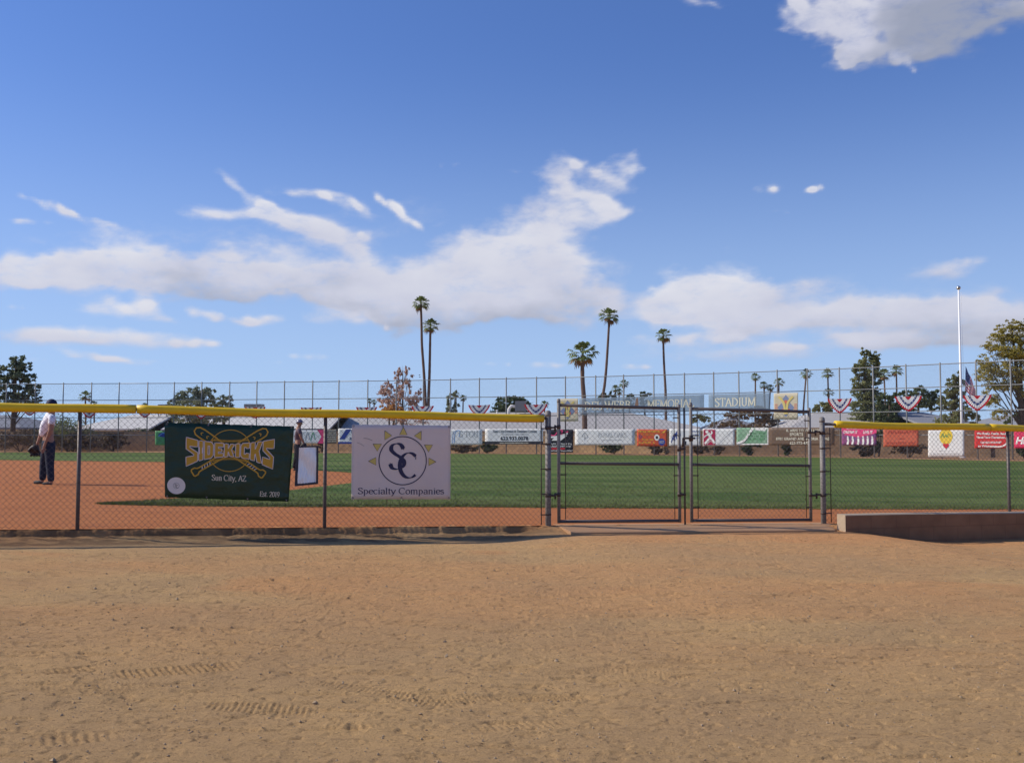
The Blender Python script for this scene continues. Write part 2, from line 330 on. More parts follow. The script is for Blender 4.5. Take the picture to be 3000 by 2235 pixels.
def dirt_mat(name, c1, c2, c3, orange=None, fine=.010):
    m = bpy.data.materials.new(name); m.use_nodes = True; t = m.node_tree; p = t.nodes['Principled BSDF']
    p.inputs['Roughness'].default_value = .95; p.inputs['Specular IOR Level'].default_value = .12
    tcn = t.nodes.new('ShaderNodeTexCoord')
    def nz(scale, det, rough=.6, sc=(1, 1, 1)):
        mp = t.nodes.new('ShaderNodeMapping'); mp.inputs['Scale'].default_value = sc; t.links.new(tcn.outputs['Object'], mp.inputs[0])
        n = t.nodes.new('ShaderNodeTexNoise'); n.inputs['Scale'].default_value = scale; n.inputs['Detail'].default_value = det; n.inputs['Roughness'].default_value = rough
        t.links.new(mp.outputs[0], n.inputs['Vector']); return n.outputs['Fac']
    def mixc(fac, a, b, lo=.3, hi=.7, amt=1.0):
        r = t.nodes.new('ShaderNodeMapRange'); t.links.new(fac, r.inputs[0]); r.inputs[1].default_value = lo; r.inputs[2].default_value = hi; r.inputs[4].default_value = amt
        x = t.nodes.new('ShaderNodeMix'); x.data_type = 'RGBA'; t.links.new(r.outputs[0], x.inputs[0])
        for s_, k in ((a, 6), (b, 7)):
            if isinstance(s_, tuple): x.inputs[k].default_value = (*s_, 1)
            else: t.links.new(s_, x.inputs[k])
        return x.outputs[2]
    col = mixc(nz(.9, 5, .6, (1, 2.2, 1)), c1, c2)
    if orange:
        a = t.nodes.new('ShaderNodeAttribute'); a.attribute_name = 'spill'
        col = mixc(a.outputs['Fac'], col, orange, 0, 1)
        a2 = t.nodes.new('ShaderNodeAttribute'); a2.attribute_name = 'lip_shade'; col = mixc(a2.outputs['Fac'], col, (.17, .10, .055), 0, 1, .80)  # dark lip tone: soil colour carrying painted shade
    col = mixc(nz(.32, 3, .5, (1, 1.6, 1)), col, (c1[0]*.84, c1[1]*.84, c1[2]*.92), .48, .66, .7)
    col = mixc(nz(90, 5, .75), col, c3, .50, .74, .75)
    col = mixc(nz(5, 8, .75, (1, 3.2, 1)), col, c3, .53, .75, .65)
    col = mixc(nz(30, 3, .6, (1, 1.8, 1)), col, (c3[0]*.5, c3[1]*.5, c3[2]*.5), .63, .70, .75)
    lt = mixc(nz(160, 2, .5), col, (min(1, c1[0]*1.9), min(1, c1[1]*1.9), min(1, c1[2]*2.0)), .70, .78, .5)
    t.links.new(lt, p.inputs['Base Color'])
    prev = None
    for scale, st, dist, dd in ((12, .6, fine * 1.2, 8), (55, 1.0, fine * 1.1, 6), (200, 1.0, fine * .5, 4)):
        b = t.nodes.new('ShaderNodeBump'); b.inputs['Strength'].default_value = st; b.inputs['Distance'].default_value = dist
        t.links.new(nz(scale, dd, .65, (1, 1.5, 1)), b.inputs['Height'])
        if prev: t.links.new(prev, b.inputs['Normal'])
        prev = b.outputs[0]
    t.links.new(prev, p.inputs['Normal'])
    return m
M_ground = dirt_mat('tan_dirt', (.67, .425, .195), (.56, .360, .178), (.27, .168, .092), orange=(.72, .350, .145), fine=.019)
M_infield = dirt_mat('orange_infield_dirt', (.48, .182, .064), (.36, .130, .048), (.27, .098, .040), fine=.008)
M_track = dirt_mat('fence_track_dirt', (.40, .23, .12), (.36, .21, .11), (.25, .15, .08), fine=.004)
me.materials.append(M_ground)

# ------------------------------------------------------------------ field sheets, laid out in columns
def gpix(px, py, lift=0.0):            # photo pixel -> point on the field
    r = ray(px, py); z = 0.0; x = y = 0
    for _ in range(12):
        t = (z - CAMZ) / r.z; x, y = r.x * t, r.y * t; z = float(ground(x, y))
    return Vector((x, y, z + lift))
def strips(name, cols, lift, rows, m, obj_parent=None):
    """cols: list of (nearpoint xy, farpoint xy)"""
    vs = []; fs = []
    for (a, b) in cols:
        for r in range(rows + 1):
            t = r / rows; t = t * t * .6 + t * .4
            x = a[0] + (b[0] - a[0]) * t; y = a[1] + (b[1] - a[1]) * t
            vs.append((x, y, float(ground(x, y)) + lift))
    n = rows + 1
    for i in range(len(cols) - 1):
        for r in range(rows): fs.append((i*n+r, (i+1)*n+r, (i+1)*n+r+1, i*n+r+1))
    return vs, fs
hF_x = [-700, -400, 0, 600, 1230, 1657, 2100, 2460, 2970, 3400, 3800]; hF_h = [190, 196, 201, 205, 216, 227, 243, 261, 293, 325, 360]
FARH = 4.42
def Yfar(px): return F * FARH / np.interp(px, hF_x, hF_h)
def jit(i, s=1.0): return (random.random() - .5) * s
cols = []
for i, s in enumerate(np.arange(-9, 24, .25)):
    a = W(s, .02, 0); u = a.x / a.y; px = 1500 + u * F
    if px < 4200: b = (u * 46, 46)
    cols.append(((a.x, a.y), b))
vs, fs = strips('infield', cols, .004, 46, None)
mb = MB(); mb.add(vs, fs); o = mb.build('infield_dirt', M_infield, smooth=True); struct(o)
# grass: upper outfield band over the dirt arc, the strip between infield and fence, and the full field to the right
mb = MB()
def grass_cols(pxs, ylo, yhi, rows, jl=1.6, jh=1.0):
    cols = []
    for px in pxs:
        lo = ylo(px) + jit(0, jl); hi = yhi(px)
        a = gpix(px, lo)
        if hi is None:
            Y = Yfar(px) + .05; r = ray(px, 1330); b = (r.x / r.y * Y, Y)
        else:
            q = gpix(px, hi + jit(0, jh)); b = (q.x, q.y)
        cols.append(((a.x, a.y), b))
    vs, fs = strips('g', cols, .012, rows, None); mb.add(vs, fs)
XA = 1135
top_edge = lambda px: np.interp(px, [-700, 0, 480, 860, 1025, 1100, XA], [1344, 1348, 1354, 1374, 1385, 1393, 1402])
low_edge = lambda px: np.interp(px, [290, 400, 480, 700, 860, 945, 1025, 1100, XA], [1477.5, 1470, 1464, 1448, 1436, 1426, 1416, 1408, 1402])
near_edge = lambda px: np.interp(px, [290, 480, 860, 1320, 1700, 2400, 3000, 3900], [1478.5, 1483, 1486, 1486, 1489, 1492, 1493, 1494])
grass_cols(np.arange(-600, XA + 1, 4), top_edge, lambda p: None, 26, .7)
grass_cols(np.arange(290, XA + 1, 3), near_edge, low_edge, 16, 2.0, 1.0)
grass_cols(np.arange(XA, 3900, 3), near_edge, lambda p: None, 46, 2.2)
M_grass = bpy.data.materials.new('mown_grass'); M_grass.use_nodes = True; t = M_grass.node_tree; p = t.nodes['Principled BSDF']
p.inputs['Roughness'].default_value = .9; p.inputs['Specular IOR Level'].default_value = .15
def gmat(t, p, patchy=True):
    tcn = t.nodes.new('ShaderNodeTexCoord')
    def nz(scale, det, sc=(1, 1, 1), rough=.6):
        mp = t.nodes.new('ShaderNodeMapping'); mp.inputs['Scale'].default_value = sc; t.links.new(tcn.outputs['Object'], mp.inputs[0])
        n = t.nodes.new('ShaderNodeTexNoise'); n.inputs['Scale'].default_value = scale; n.inputs['Detail'].default_value = det; n.inputs['Roughness'].default_value = rough
        t.links.new(mp.outputs[0], n.inputs['Vector']); return n.outputs['Fac']
    def mixc(fac, a, b, lo, hi, amt=1.0):
        r = t.nodes.new('ShaderNodeMapRange'); t.links.new(fac, r.inputs[0]); r.inputs[1].default_value = lo; r.inputs[2].default_value = hi; r.inputs[4].default_value = amt
        x = t.nodes.new('ShaderNodeMix'); x.data_type = 'RGBA'; t.links.new(r.outputs[0], x.inputs[0])
        for s_, k in ((a, 6), (b, 7)):
            if isinstance(s_, tuple): x.inputs[k].default_value = (*s_, 1)
            else: t.links.new(s_, x.inputs[k])
        return x.outputs[2]
    c = mixc(nz(.35, 4, (.25, 1.6, 1)), (.066, .114, .022), (.124, .166, .042), .44, .56)
    c = mixc(nz(1.2, 5, (.5, 2.5, 1)), c, (.16, .16, .05), .50, .72, .6)
    c = mixc(nz(22, 6, (1, 1.6, 1), .75), c, (.030, .055, .012), .5, .78, .7)
    # drier rim of turf beside the dirt
    sp = t.nodes.new('ShaderNodeSeparateXYZ'); t.links.new(tcn.outputs['Object'], sp.inputs[0])
    rim = t.nodes.new('ShaderNodeMath'); rim.operation = 'MULTIPLY_ADD'; t.links.new(sp.outputs[0], rim.inputs[0]); rim.inputs[1].default_value = -.14; 
    t.links.new(sp.outputs[1], rim.inputs[2])
    c = mixc(rim.outputs[0], (.165, .155, .048), c, 15.2, 19.0, 1.0)
    t.links.new(c, p.inputs['Base Color'])
    b = t.nodes.new('ShaderNodeBump'); b.inputs['Strength'].default_value = .9; b.inputs['Distance'].default_value = .03
    t.links.new(nz(30, 5, (1, 1, 1), .7), b.inputs['Height']); t.links.new(b.outputs[0], p.inputs['Normal'])
gmat(t, p)
o = mb.build('grass', M_grass); struct(o)
# blades standing on the near turf
mb = MB(); M_blade = mat('grass_blade', (.085, .125, .032), .8, noise_=(3, .8, (.16, .15, .05)))
bv = []; bf = []
for k in range(46000):
    if k < 16000:
        px = random.uniform(290, 3100); py = near_edge(px) - abs(random.gauss(0, 1)) * 3.0
    else:
        px = random.uniform(290, 3100); lo = near_edge(px); hi = 1400 if px > XA else low_edge(px)
        py = lo - (lo - hi) * random.random() ** 1.3
    if px < XA and py < low_edge(px): continue
    q = gpix(px, py) if k % 6 == 0 or k < 1 else None
    if q is None:
        q = gpix_last + Vector((random.uniform(-.12, .12), random.uniform(0, .12), 0)); 
    else: gpix_last = q.copy()
    h = random.uniform(.02, .045); w = .004; a = random.uniform(0, 3.14); dx, dy = math.cos(a) * w, math.sin(a) * w
    lx, ly = random.uniform(-.02, .02), random.uniform(-.02, .02); z = q.z + .010
    b0 = len(bv); bv += [(q.x - dx, q.y - dy, z), (q.x + dx, q.y + dy, z), (q.x + lx, q.y + ly, z + h)]; bf.append((b0, b0 + 1, b0 + 2))
mb.add(bv, bf); o = mb.build('grass_blades', M_blade); tag(o, 'short turf blades standing along the near rim of the outfield', 'grass', kind='stuff')
# bare strip under and behind the far fence
mb = MB(); cols = []
for px in np.arange(-650, 3850, 12):
    Y = Yfar(px); r = ray(px, 1330); u = r.x / r.y
    ex = np.interp(px, [0, 1500, 2200, 3000, 3900], [.9, .4, .9, 2.0, 2.2])
    cols.append(((u * (Y - ex), Y - ex), (u * (Y + 7), Y + 7)))
vs, fs = strips('t', cols, .020, 6, None); mb.add(vs, fs)
o = mb.build('fence_track', M_track, smooth=True); struct(o)
# pebbles and clods
mb = MB(); M_peb = mat('pebble', (.30, .20, .11), .9, noise_=(9, 1.0, (.46, .36, .24)))
for k in range(5200):
    Y = 4.0 + 9 * random.random() ** 1.2; X = random.uniform(-.62, .62) * Y + random.uniform(-.3, .3)
    q = FA - Vector((X, Y)); dd_ = -(q.x * FN.x + q.y * FN.y)
    if dd_ < .75: continue
    rr = random.choice([.003, .003, .004, .004, .005, .006, .008]) * random.uniform(.7, 1.3)
    if k < 26: rr = random.uniform(.010, .018)
    z = float(ground(X, Y)) + float(near_ground_detail(np.array(X), np.array(Y), np.array(dd_), np.array(0.0)))
    vv = [(1,0,0),(-1,0,0),(0,1,0),(0,-1,0),(0,0,1),(0,0,-1)]; rot = Matrix.Rotation(random.uniform(0, 6.28), 3, 'Z') @ Matrix.Rotation(random.uniform(0, 6.28), 3, 'X')
    vv = [rot @ Vector((a*random.uniform(.7,1.3), b*random.uniform(.7,1.3), c*random.uniform(.5,1))) * rr + Vector((X, Y, z + rr*.3)) for a, b, c in vv]
    mb.add(vv, [(0,2,4),(2,1,4),(1,3,4),(3,0,4),(2,0,5),(1,2,5),(3,1,5),(0,3,5)])
o = mb.build('pebbles', M_peb); tag(o, 'scattered pebbles and dirt clods over the tan ground', 'pebbles', kind='stuff')
# ------------------------------------------------------------------ galvanised pipework and chain link
M_galv = mat('galvanised_steel', (.15, .13, .125), .55, .35, .4, noise_=(34, .8, (.07, .06, .06)), bump=(60, .3, .002))
M_old = mat('weathered_galvanised_steel', (.30, .28, .26), .65, .2, .35, noise_=(45, 1.0, (.10, .09, .09)), bump=(50, .5, .003))
M_darkst = mat('dark_steel_fitting', (.07, .055, .055), .6, .5, .4, noise_=(40, .6, (.12, .08, .06)))
M_wire = mat('chain_link_wire', (.12, .11, .11), .55, .4, .4)
M_farpipe = mat('far_fence_pipe', (.27, .27, .265), .6, .2, .4)
M_farwire = mat('far_fence_wire', (.16, .18, .20), .6, .3, .4)
M_yellow = mat('yellow_plastic_guard', (.80, .54, .018), .45, 0, .35, noise_=(7, .55, (.56, .34, .014)), bump=(8, .25, .004))
M_white = mat('white_vinyl', (.74, .70, .70), .5, 0, .3)
PITCHX = .0719                       # diamond width of two inch fabric
def clip_seg(p, q, x0, x1, z0, z1):
    t0, t1 = 0.0, 1.0; dx, dz = q[0]-p[0], q[1]-p[1]
    for a, b in ((-dx, p[0]-x0), (dx, x1-p[0]), (-dz, p[1]-z0), (dz, z1-p[1])):
        if abs(a) < 1e-12:
            if b < 0: return None
        else:
            r = b / a
            if a < 0: t0 = max(t0, r)
            else: t1 = min(t1, r)
    if t0 >= t1 - 1e-6: return None
    return (p[0]+dx*t0, p[1]+dz*t0), (p[0]+dx*t1, p[1]+dz*t1)
def zigzag_mesh(s0, s1, zlo, zhi, d, r=.0024, nside=4):
    """woven wires: each one a zigzag running up the fabric; zlo, zhi functions of s"""
    mb = MB(); hh = PITCHX / 2; n = int((s1 - s0) / hh); side = hh / 2 + .0015
    zz0 = zlo((s0 + s1) / 2)
    for i in range(n):
        sc_ = s0 + (i + .5) * hh; z0 = zlo(sc_) + random.uniform(-.003, .003); z1 = zhi(sc_)
        pts = []; k = i % 2; z = z0
        while z <= z1:
            pts.append(W(sc_ + (side if k % 2 else -side), d + (.003 if (k + i) % 2 else -.003), z)); k += 1; z += hh
        if len(pts) > 1: mb.tube(pts, r, nside, 0, False)
    return mb
def vtube(mb, s, d, z0, z1, r, n=12, lean=0.0): mb.tube([W(s, d, z0), W(s + lean, d, z1)], r, n)
ZT = lambda s: 1.47 - .0158 * s        # top of the guard tube
def guard(s0, s1, r=.052):
    mb = MB(); pts = []; rad = []
    for s in np.linspace(s0, s1, int((s1 - s0) / .12) + 2):
        pts.append(W(s, .0, ZT(s) - r + .006 * math.sin(s * 2.1) - .004 * abs(math.sin(s * 1.02)))); rad.append(r * (1 + .03 * math.sin(s * 5)))
    mb.tube(pts, rad, 18); return mb
def fence_section(label, s0, s1, posts, ends, guards, hide_lo=0.0, rail_ext=0.0):
    t = empty('chain_link_fence', W((s0 + s1) / 2, 0, float(zbase((s0 + s1) / 2))), label, 'fence')
    base = t.location.copy()
    def put(mb, name, m, parent=t, smooth=True):
        mb.v = [tuple(Vector(v) - base) for v in mb.v]; return mb.build(name, m, parent, smooth=smooth)
    put(zigzag_mesh(s0, s1, lambda s: float(zbase(s)) + .015, lambda s: ZT(s) - .07, .028), 'fence_mesh', M_wire, smooth=False)
    for s in posts:
        mb = MB(); zb = float(zbase(s)); vtube(mb, s, 0, zb - .3, ZT(s) - .09, .0225, lean=.0); put(mb, 'post', M_galv)
        for k in range(4):
            mb = MB(); z = zb + .22 + k * .32; mb.tube([W(s - .026, .03, z), W(s, .034, z + .006), W(s + .026, .03, z)], .0025, 5); put(mb, 'wire_tie', M_darkst)
    for (s, side) in ends:
        mb = MB(); zb = float(zbase(s)); zt = ZT(s) + .02; vtube(mb, s, 0, zb - .3, zt, .038, 16); p = put(mb, 'end_post', M_old)
        mb = MB(); mb.tube([W(s, 0, zt - .045), W(s, 0, zt)], .0405, 16); mb.dome(W(s, 0, zt), .0405, n=16, zs=.85); put(mb, 'post_cap', M_old, p)
        mb = MB(); sb = s - side * .105; vtube(mb, sb, .030, zb + .02, ZT(s) - .1, .0065, 6); put(mb, 'tension_bar', M_darkst, t)
        for z in (zb + .15, zb + .42, zb + .75, zb + 1.08, ZT(s) - .19):
            mb = MB(); mb.tube([W(s, 0, z - .012), W(s, 0, z + .012)], .041, 14); mb.box(-.01, .01, -.01, .01, -.01, .01)
            mb.v = mb.v[:-8]; mb.f = mb.f[:-6]; mb.mi = mb.mi[:-6]
            mb.tube([W(s - side * .036, .02, z), W(sb - side * .01, .032, z)], .008, 6); put(mb, 'tension_band', M_darkst, p)
    mb = MB(); mb.tube([W(s0 - .0, 0, ZT(s0) - .052), W(s1, 0, ZT(s1) - .052)], .021, 12); put(mb, 'top_rail', M_galv)
    for (a, b) in guards: put(guard(a, b), 'yellow_guard_tube', M_yellow)
    return t
sL1 = 0.0; sL2 = near_sd(952, 1400)[0]; sT1 = near_sd(1606, 1400)[0]; sT2 = near_sd(2411, 1400)[0]; sR1 = near_sd(2955, 1400)[0]
sJ = near_sd(400, 1195)[0]; sTe = near_sd(1592, 1225)[0]; sTs = near_sd(2447, 1245)[0]; sJ2 = near_sd(2897, 1250)[0]
left_fence = fence_section('long chain link fence left of the gate under a yellow guard tube', -5.9, sT1, [sL1 - 2.95, sL1, sL2], [(sT1, 1)], [(-5.9, sJ - .006), (sJ + .006, sTe)])
right_fence = fence_section('chain link fence right of the gate, behind the low block wall', sT2, 15.5, [sR1, sR1 + 3.05], [(sT2, -1)], [(sTs, sJ2 - .006), (sJ2 + .006, 15.5)])
# gate leaves
def gate_leaf(label, pxl, pxr, hinge_side):
    sl = near_sd(pxl, 1360)[0]; sr = near_sd(pxr, 1360)[0]
    sm_ = (sl + sr) / 2; base = W(sm_, 0, float(zbase(sm_)))
    t = empty('fence_gate', base, label, 'gate', 'gate leaves')
    def put(mb, name, m, parent=t, smooth=True):
        mb.v = [tuple(Vector(v) - base) for v in mb.v]; return mb.build(name, m, parent, smooth=smooth)
    zt = lambda s: 1.502 - .0165 * (s - sT1 - .1) - 0.0; zm = lambda s: zt(s) - .775; zl = lambda s: zt(s) - 1.545
    for s, ztop in ((sl, .065), (sr, .035)):
        mb = MB(); vtube(mb, s, 0, zl(s) - .022, zt(s) + ztop, .0225, 14); st = put(mb, 'gate_stile', M_old)
        mb = MB(); mb.dome(W(s, 0, zt(s) + ztop), .0245, n=12); mb.tube([W(s, 0, zt(s) + ztop - .03), W(s, 0, zt(s) + ztop)], .0245, 12); put(mb, 'stile_cap', M_old, st)
    for nm, zf in (('top_bar', zt), ('middle_bar', zm), ('bottom_bar', zl)):
        mb = MB(); mb.tube([W(sl + .01, 0, zf(sl)), W(sr - .01, 0, zf(sr))], .0215, 12); put(mb, nm, M_galv)
    put(zigzag_mesh(sl + .075, sr - .06, lambda s: zl(s) + .03, lambda s: zt(s) - .02, .024), 'gate_mesh', M_wire, smooth=False)
    for s, sg in ((sl, 1), (sr, -1)):
        mb = MB(); vtube(mb, s + sg * .085, .028, zl(s) + .03, zt(s) - .03, .0055, 6); b = put(mb, 'tension_bar', M_darkst)
        for z in (zl(s) + .18, zl(s) + .62, zm(s) + .4, zt(s) - .13):
            mb = MB(); mb.tube([W(s + sg * .02, .015, z), W(s + sg * .1, .03, z)], .008, 6); put(mb, 'tension_band', M_darkst, b)
    # hinges towards the fence post
    sp = sT1 if hinge_side < 0 else sT2; sg_ = sl if hinge_side < 0 else sr
    for z in (zt(sg_) - .30, zt(sg_) - 1.20):
        mb = MB(); a, b = (sp + .036, sg_) if hinge_side < 0 else (sg_, sp - .036); mid = (a + b) / 2
        mb.tube([W(a - .01, .0, z), W(mid, .02, z)], .013, 8); mb.tube([W(mid, .02, z - .045), W(mid, .02, z + .035)], .014, 8)
        mb.tube([W(mid, .02, z + .012), W(b + .01, .0, z + .012)], .013, 8); mb.tube([W(sp, 0, z - .02), W(sp, 0, z + .02)], .043, 14); mb.tube([W(sg_, 0, z - .015), W(sg_, 0, z + .035)], .027, 12)
        put(mb, 'hinge', M_darkst)
    return t, base, put, zt, zl, sl, sr
gL = gate_leaf('left leaf of the double gate, taller end post beside the fence end', 1637, 1990, -1)
gR = gate_leaf('right leaf of the double gate, nearer the low block wall', 2025, 2373, 1)
t, base, put, zt, zl, sl, sr = gL
sd_ = near_sd(2005, 1360)[0]
mb = MB(); vtube(mb, sd_, .005, zl(sd_) - .06, zt(sd_) + .01, .013, 10); rod = put(mb, 'drop_rod', M_galv)
for z in (zl(sd_) + .36, zt(sd_) - .56):
    mb = MB(); mb.tube([W(sr - .03, .01, z), W(sd_ + .01, .01, z)], .016, 8); mb.tube([W(sr, 0, z - .03), W(sr, 0, z + .03)], .028, 12); put(mb, 'rod_guide', M_darkst)
t, base, put, zt, zl, sl, sr = gR
z = zt(sl) - .41
mb = MB(); mb.tube([W(sd_ - .03, .03, z), W(sl + .045, .03, z)], .014, 8); mb.tube([W(sd_ - .03, .03, z), W(sd_ - .035, .03, z - .12)], .013, 8); mb.tube([W(sl, 0, z - .04), W(sl, 0, z + .04)], .03, 12); put(mb, 'fork_latch', M_darkst)
# concrete pad under the gate
M_conc = mat('worn_concrete', (.44, .27, .15), .9, 0, .2, noise_=(3.5, .9, (.50, .27, .13)), bump=(30, .5, .006))
mb = MB(); n = 46; s0p, s1p = sT1 + .12, 10.0; vs = []
for i in range(n + 1):
    s = s0p + (s1p - s0p) * i / n; zb = float(zbase(s))
    f = .60 if i < n - 3 else .60 - .16 * (i - n + 3)
    for (d, z) in ((-.16, zb - .03), (-.16, zb + .006), (.1, zb + .004), (f - .03, zb - .024), (f, zb - .036), (f + .005, zb - .2)):
        vs.append(W(s, d + (.012 * math.sin(s * 3.7) if d > .5 else 0), z))
fs = [(i*6+j, (i+1)*6+j, (i+1)*6+j+1, i*6+j+1) for i in range(n) for j in range(5)] + [tuple(range(5, -1, -1)), tuple(n*6+j for j in range(6))]
mb.add(vs, fs); b = W(8, 0, -.14); mb.v = [tuple(Vector(v) - b) for v in mb.v]; o = mb.build('concrete_pad', M_conc, loc=b); tag(o, 'low worn concrete pad dusted with dirt under the double gate', 'concrete pad')
# low block retaining wall
def block_mat(name, c1, c2, cm_, bw=.406, bh=.203, mort=.012, bump=.004, axis_=0):
    m = bpy.data.materials.new(name); m.use_nodes = True; t = m.node_tree; p = t.nodes['Principled BSDF']; p.inputs['Roughness'].default_value = .92; p.inputs['Specular IOR Level'].default_value = .15
    tcn = t.nodes.new('ShaderNodeTexCoord'); sp = t.nodes.new('ShaderNodeSeparateXYZ'); cb = t.nodes.new('ShaderNodeCombineXYZ'); t.links.new(tcn.outputs['Object'], sp.inputs[0])
    t.links.new(sp.outputs[0], cb.inputs[0]); t.links.new(sp.outputs[2], cb.inputs[1])
    br = t.nodes.new('ShaderNodeTexBrick'); t.links.new(cb.outputs[0], br.inputs['Vector']); br.inputs['Color1'].default_value = (*c1, 1); br.inputs['Color2'].default_value = (*c2, 1); br.inputs['Mortar'].default_value = (*cm_, 1)
    br.inputs['Scale'].default_value = 1; br.inputs['Mortar Size'].default_value = mort; br.inputs['Brick Width'].default_value = bw; br.inputs['Row Height'].default_value = bh; br.inputs['Mortar Smooth'].default_value = .3
    n = t.nodes.new('ShaderNodeTexNoise'); n.inputs['Scale'].default_value = 3; n.inputs['Detail'].default_value = 6; t.links.new(tcn.outputs['Object'], n.inputs['Vector'])
    x = t.nodes.new('ShaderNodeMix'); x.data_type = 'RGBA'; x.blend_type = 'MULTIPLY'; x.inputs[0].default_value = .55; t.links.new(br.outputs['Color'], x.inputs[6])
    r = t.nodes.new('ShaderNodeMapRange'); t.links.new(n.outputs['Fac'], r.inputs[0]); r.inputs[1].default_value = .3; r.inputs[2].default_value = .7; r.inputs[3].default_value = .6; r.inputs[4].default_value = 1.15
    cc = t.nodes.new('ShaderNodeCombineColor'); [t.links.new(r.outputs[0], cc.inputs[i]) for i in range(3)]; t.links.new(cc.outputs[0], x.inputs[7]); t.links.new(x.outputs[2], p.inputs['Base Color'])
    b = t.nodes.new('ShaderNodeBump'); b.inputs['Distance'].default_value = bump; b.inputs['Strength'].default_value = .8; b.invert = True; t.links.new(br.outputs['Fac'], b.inputs['Height'])
    b2 = t.nodes.new('ShaderNodeBump'); b2.inputs['Distance'].default_value = .004; b2.inputs['Strength'].default_value = .7; n2_ = t.nodes.new('ShaderNodeTexNoise'); n2_.inputs['Scale'].default_value = 60; n2_.inputs['Detail'].default_value = 5
    t.links.new(tcn.outputs['Object'], n2_.inputs['Vector']); t.links.new(n2_.outputs['Fac'], b2.inputs['Height']); t.links.new(b.outputs[0], b2.inputs['Normal']); t.links.new(b2.outputs[0], p.inputs['Normal'])
    return m
M_kerb = block_mat('shaded_block_face', (.27, .15, .085), (.25, .14, .08), (.22, .12, .07), .406, .19, .006, .002)  # front face: its shade is put into the dark brown colour
dK = .60; sK0 = near_sd(2477, 1530, dK)[0]; zK0 = near_sd(2477, 1508, dK)[1]; zK1 = near_sd(3000, 1500, dK)[1]; sK1_ = near_sd(3000, 1500, dK)[0]
ob = W(sK0, dK, 0); L = 16.5 - sK0; slope = (zK1 - zK0) / (sK1_ - sK0)
mb = MB(); n = 24; vs = []
for i in range(n + 1):
    x = L * i / n; zt_ = zK0 + slope * x + .004 * math.sin(x * 1.7)
    for (y, z) in ((0, -.9), (0, zt_ - .012), (.012, zt_), (.19, zt_), (.20, zt_ - .012), (.20, -.9)): vs.append((x, y, z))
fs = [(i*6+j, (i+1)*6+j, (i+1)*6+j+1, i*6+j+1) for i in range(n) for j in range(5)] + [tuple(range(5, -1, -1)), tuple(n*6+j for j in range(6))]
mb.add(vs, fs); mb.mi = [0 if (k < n*5 and k % 5 == 0) else 1 for k in range(len(mb.f))]; o = mb.build('retaining_wall', [M_kerb, mat('sunlit_block_top', (.52, .40, .27), .9, noise_=(12, .5, (.42, .31, .20)), bump=(50, .5, .004))], loc=ob, rotz=PHI); tag(o, 'low brown block retaining wall in front of the right fence', 'wall')  # top and ends lighter than the front: sunlight put into the colour

# ------------------------------------------------------------------ lettering
def ribbon(mb, pts, wfun, m=0, w_=0.0, map_=None):
    vs = []; k = len(pts)
    for i, p in enumerate(pts):
        a = pts[max(i-1, 0)]; b = pts[min(i+1, k-1)]; dx, dy = b[0]-a[0], b[1]-a[1]; l = math.hypot(dx, dy) or 1; dx /= l; dy /= l
        h = wfun(dx, dy) / 2; vs += [(p[0]-dy*h, p[1]+dx*h), (p[0]+dy*h, p[1]-dx*h)]
    mb.add([map_(x, y, w_) for x, y in vs], [(2*i, 2*i+1, 2*i+3, 2*i+2) for i in range(k-1)], m)
def crom(P, n=6, closed=False):
    if closed: P = [P[-1]] + P + [P[0], P[1]]
    else: P = [P[0]] + P + [P[-1]]
    out_ = []
    for i in range(1, len(P) - 2):
        for j in range(n):
            t = j / n; r = []
            for c in (0, 1):
                a, b, c_, d = P[i-1][c], P[i][c], P[i+1][c], P[i+2][c]
                r.append(.5 * (2*b + (c_-a)*t + (2*a-5*b+4*c_-d)*t*t + (3*b-a-3*c_+d)*t**3))
            out_.append(tuple(r))
    if not closed: out_.append(P[-2])
    else: out_.append(out_[0])
    return out_
def arcp(cx, cy, rx, ry, a0, a1, n=14): return [(cx + rx*math.cos(R(a0+(a1-a0)*i/n)), cy + ry*math.sin(R(a0+(a1-a0)*i/n))) for i in range(n+1)]
X_ = .68
